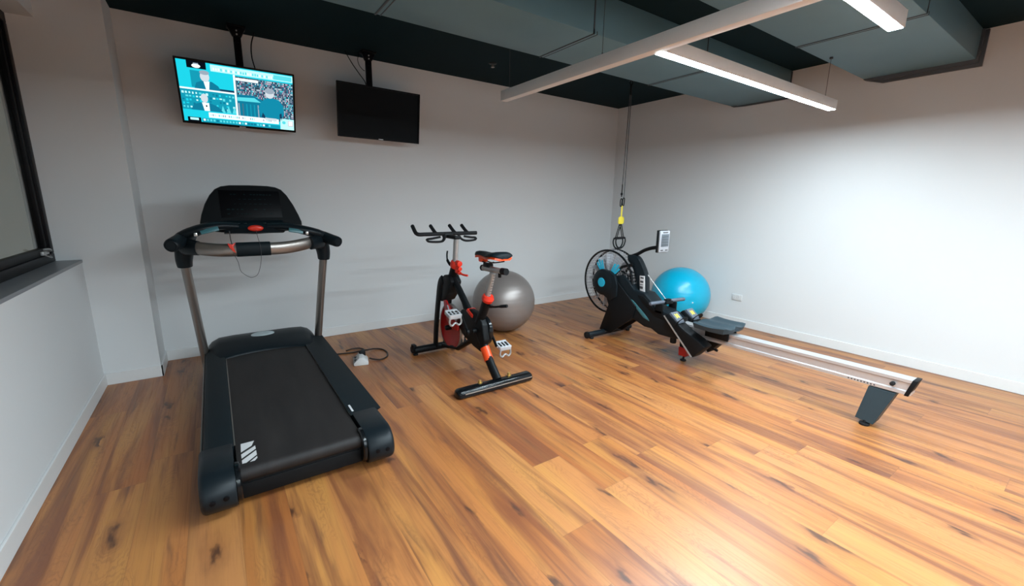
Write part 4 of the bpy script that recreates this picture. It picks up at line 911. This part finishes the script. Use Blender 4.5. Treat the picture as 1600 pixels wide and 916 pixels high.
# rear leg
mb = MB(); mb.loft([[(RX - .052, -3.735, .262), (RX - .052, -3.872, .262), (RX + .052, -3.872, .262), (RX + .052, -3.735, .262)], [(RX - .060, -3.700, .035), (RX - .060, -3.795, .022), (RX + .060, -3.795, .022), (RX + .060, -3.700, .035)]]); rlg = mb.build('rear_leg', M['slate'], t)
for x in (RX - .052, RX + .052):
    mb = MB(); mb.rcyl((x, -3.752, 0), (x, -3.752, .016), .028, .004); mb.cyl((x, -3.752, .014), (x, -3.752, .034), .010); mb.build('rubber_foot', M['rubber'], t, parent=rlg)
# sliding seat with a scooped top
SX = -1.60
mb = MB(); nx, ny = 14, 12; ring = {}
def seat_xy(i, j):
    u = -1 + 2 * i / nx; v = -1 + 2 * j / ny
    hy = .150 - .022 * (abs(u) ** 2.5); hx = .185 * (1 - .10 * max(0, v) ** 2)
    return u, v, SX + u * hx, -2.715 - v * hy
topv = {}; botv = {}
for i in range(nx + 1):
    for j in range(ny + 1):
        u, v, x, y = seat_xy(i, j)
        ed = max(abs(u), abs(v)); r_e = max(0, (ed - .86) / .14)
        z = .432 - .014 * (1 - min(1, (abs(u) - .45) ** 2 * 6)) + .010 * v * v - .010 * r_e ** 2 + (.012 if v > .6 and abs(u) < .3 else 0) * 0
        if v > .75 and abs(u) < .22: y += .02 * (1 - abs(u) / .22) * (v - .75) / .25
        topv[i, j] = mb.bm.verts.new((x, y, z)); botv[i, j] = mb.bm.verts.new((SX + (x - SX) * .93, -2.715 + (y + 2.715) * .93, .386))
for i in range(nx):
    for j in range(ny):
        mb.bm.faces.new([topv[i, j], topv[i + 1, j], topv[i + 1, j + 1], topv[i, j + 1]]); mb.bm.faces.new([botv[i, j], botv[i, j + 1], botv[i + 1, j + 1], botv[i + 1, j]])
per = [(i, 0) for i in range(nx)] + [(nx, j) for j in range(ny)] + [(i, ny) for i in range(nx, 0, -1)] + [(0, j) for j in range(ny, 0, -1)]
for k in range(len(per)): a, b_ = per[k], per[(k + 1) % len(per)]; mb.bm.faces.new([topv[a], topv[b_], botv[b_], botv[a]])
se = mb.build('seat', M['seat_grey'], t, angle=55)
mb = MB(); mb.box((RX - .075, -2.80, .340), (RX + .075, -2.62, .388), .008); mb.box((RX - .066, -2.81, .295), (RX - .048, -2.61, .36), .004); mb.box((RX + .048, -2.81, .295), (RX + .066, -2.61, .36), .004)
cg = mb.build('seat_carriage', M['black'], t)
for y in (-2.65, -2.77):
    for s in (-1, 1): mb = MB(); mb.rcyl((RX + s * .048, y, .325), (RX + s * .030, y, .325), .014, .003); mb.build('seat_roller', M['rubber'], t, parent=cg)

# ------------------------------------------------------------------ suspension trainer
t = thing('suspension_trainer', 'black and yellow suspension straps with loop handles hanging above the rower fan', 'suspension trainer', (-1.0, -1.08, H))
SX0, SY0 = -1.0, -1.08
mb = MB(); mb.box((SX0 - .035, SY0 - .03, H - .008), (SX0 + .035, SY0 + .03, H), .002); mb.torus((SX0, SY0, H - .03), (0, 1, 0), .022, .005, 20, 8); mb.build('ceiling_anchor', M['black'], t)
mb = MB(); mb.tube([(SX0, SY0, H - .04), (SX0, SY0, 2.56)], 1, 8, flat=(.016, .006), up=(1, 0, 0)); mb.build('anchor_strap', M['black'], t)
for k, (xa, xb) in enumerate(((SX0 - .012, SX0 - .035), (SX0 + .012, SX0 + .004))):
    mb = MB(); mb.tube([(xa, SY0, 2.57), (xb, SY0, 1.58 if k == 0 else 1.44)], 1, 8, flat=(.0065, .002), up=(1, 0, 0)); mb.build('long_strap', M['cord'], t)
mb = MB(); mb.tube([(SX0 - .035, SY0, 1.60), (SX0 - .038, SY0, 1.46)], 1, 8, flat=(.0085, .004), up=(1, 0, 0)); mb.box((SX0 - .05, SY0 - .008, 1.48), (SX0 - .026, SY0 + .008, 1.505), .003); mb.build('buckle', M['black'], t)
for (x, z) in ((SX0 - .038, 1.395), (SX0 + .002, 1.405)):
    mb = MB(); P_ = smooth([(x - .012, SY0, z - .035), (x - .015, SY0, z), (x - .010, SY0, z + .035), (x + .004, SY0, z + .045), (x + .015, SY0, z + .03), (x + .013, SY0, z), (x + .010, SY0, z - .035), (x, SY0, z - .045)], 4, closed=True); mb.tube(P_, .0055, 8, closed=True); mb.build('carabiner', M['black'], t)
mb = MB(); mb.tube([(SX0 - .018, SY0, 1.36), (SX0 - .018, SY0, 1.20)], 1, 10, flat=(.012, .004), up=(1, 0, 0)); mb.tube([(SX0 - .018, SY0, 1.235), (SX0 - .018, SY0, 1.215), (SX0 - .02, SY0, 1.165), (SX0 - .02, SY0, 1.15)], [.6, 1, 1, .8], 12, flat=(.048, .016), up=(1, 0, 0)); lab(mb.build('yellow_webbing', M['yellow'], t), 'yellow webbing')
for s, xo in ((-1, -.012), (1, .012)):
    c0 = SX0 - .025
    mb = MB(); mb.tube([(c0 + xo, SY0, 1.16), (c0 + s * .085, SY0 + s * .01, .985)], 1, 8, flat=(.008, .003), up=(1, 0, 0)); mb.tube([(c0 + xo, SY0, 1.16), (c0 - s * .035 , SY0 + s * .01, .985)], 1, 8, flat=(.008, .003), up=(1, 0, 0)); mb.build('handle_strap', M['black'], t)
    mb = MB(); mb.rcyl((c0 + s * .095, SY0 + s * .012, .985), (c0 - s * .045, SY0 + s * .012, .985), .014, .004); mb.build('handle_grip', M['rubber'], t)
    cx_ = c0 + s * .035
    mb = MB(); mb.tube(smooth([(cx_ - .072, SY0 + s * .012, .99), (cx_ - .082, SY0 + s * .012, .94), (cx_ - .055, SY0 + s * .012, .885), (cx_, SY0 + s * .012, .862), (cx_ + .055, SY0 + s * .012, .885), (cx_ + .082, SY0 + s * .012, .94), (cx_ + .072, SY0 + s * .012, .99)], 5), 1, 8, flat=(.0055, .010), up=(0, 1, 0)); mb.build('foot_loop', M['black'], t)

for o in list(D.objects):
    if 'origin' in o: del o['origin']
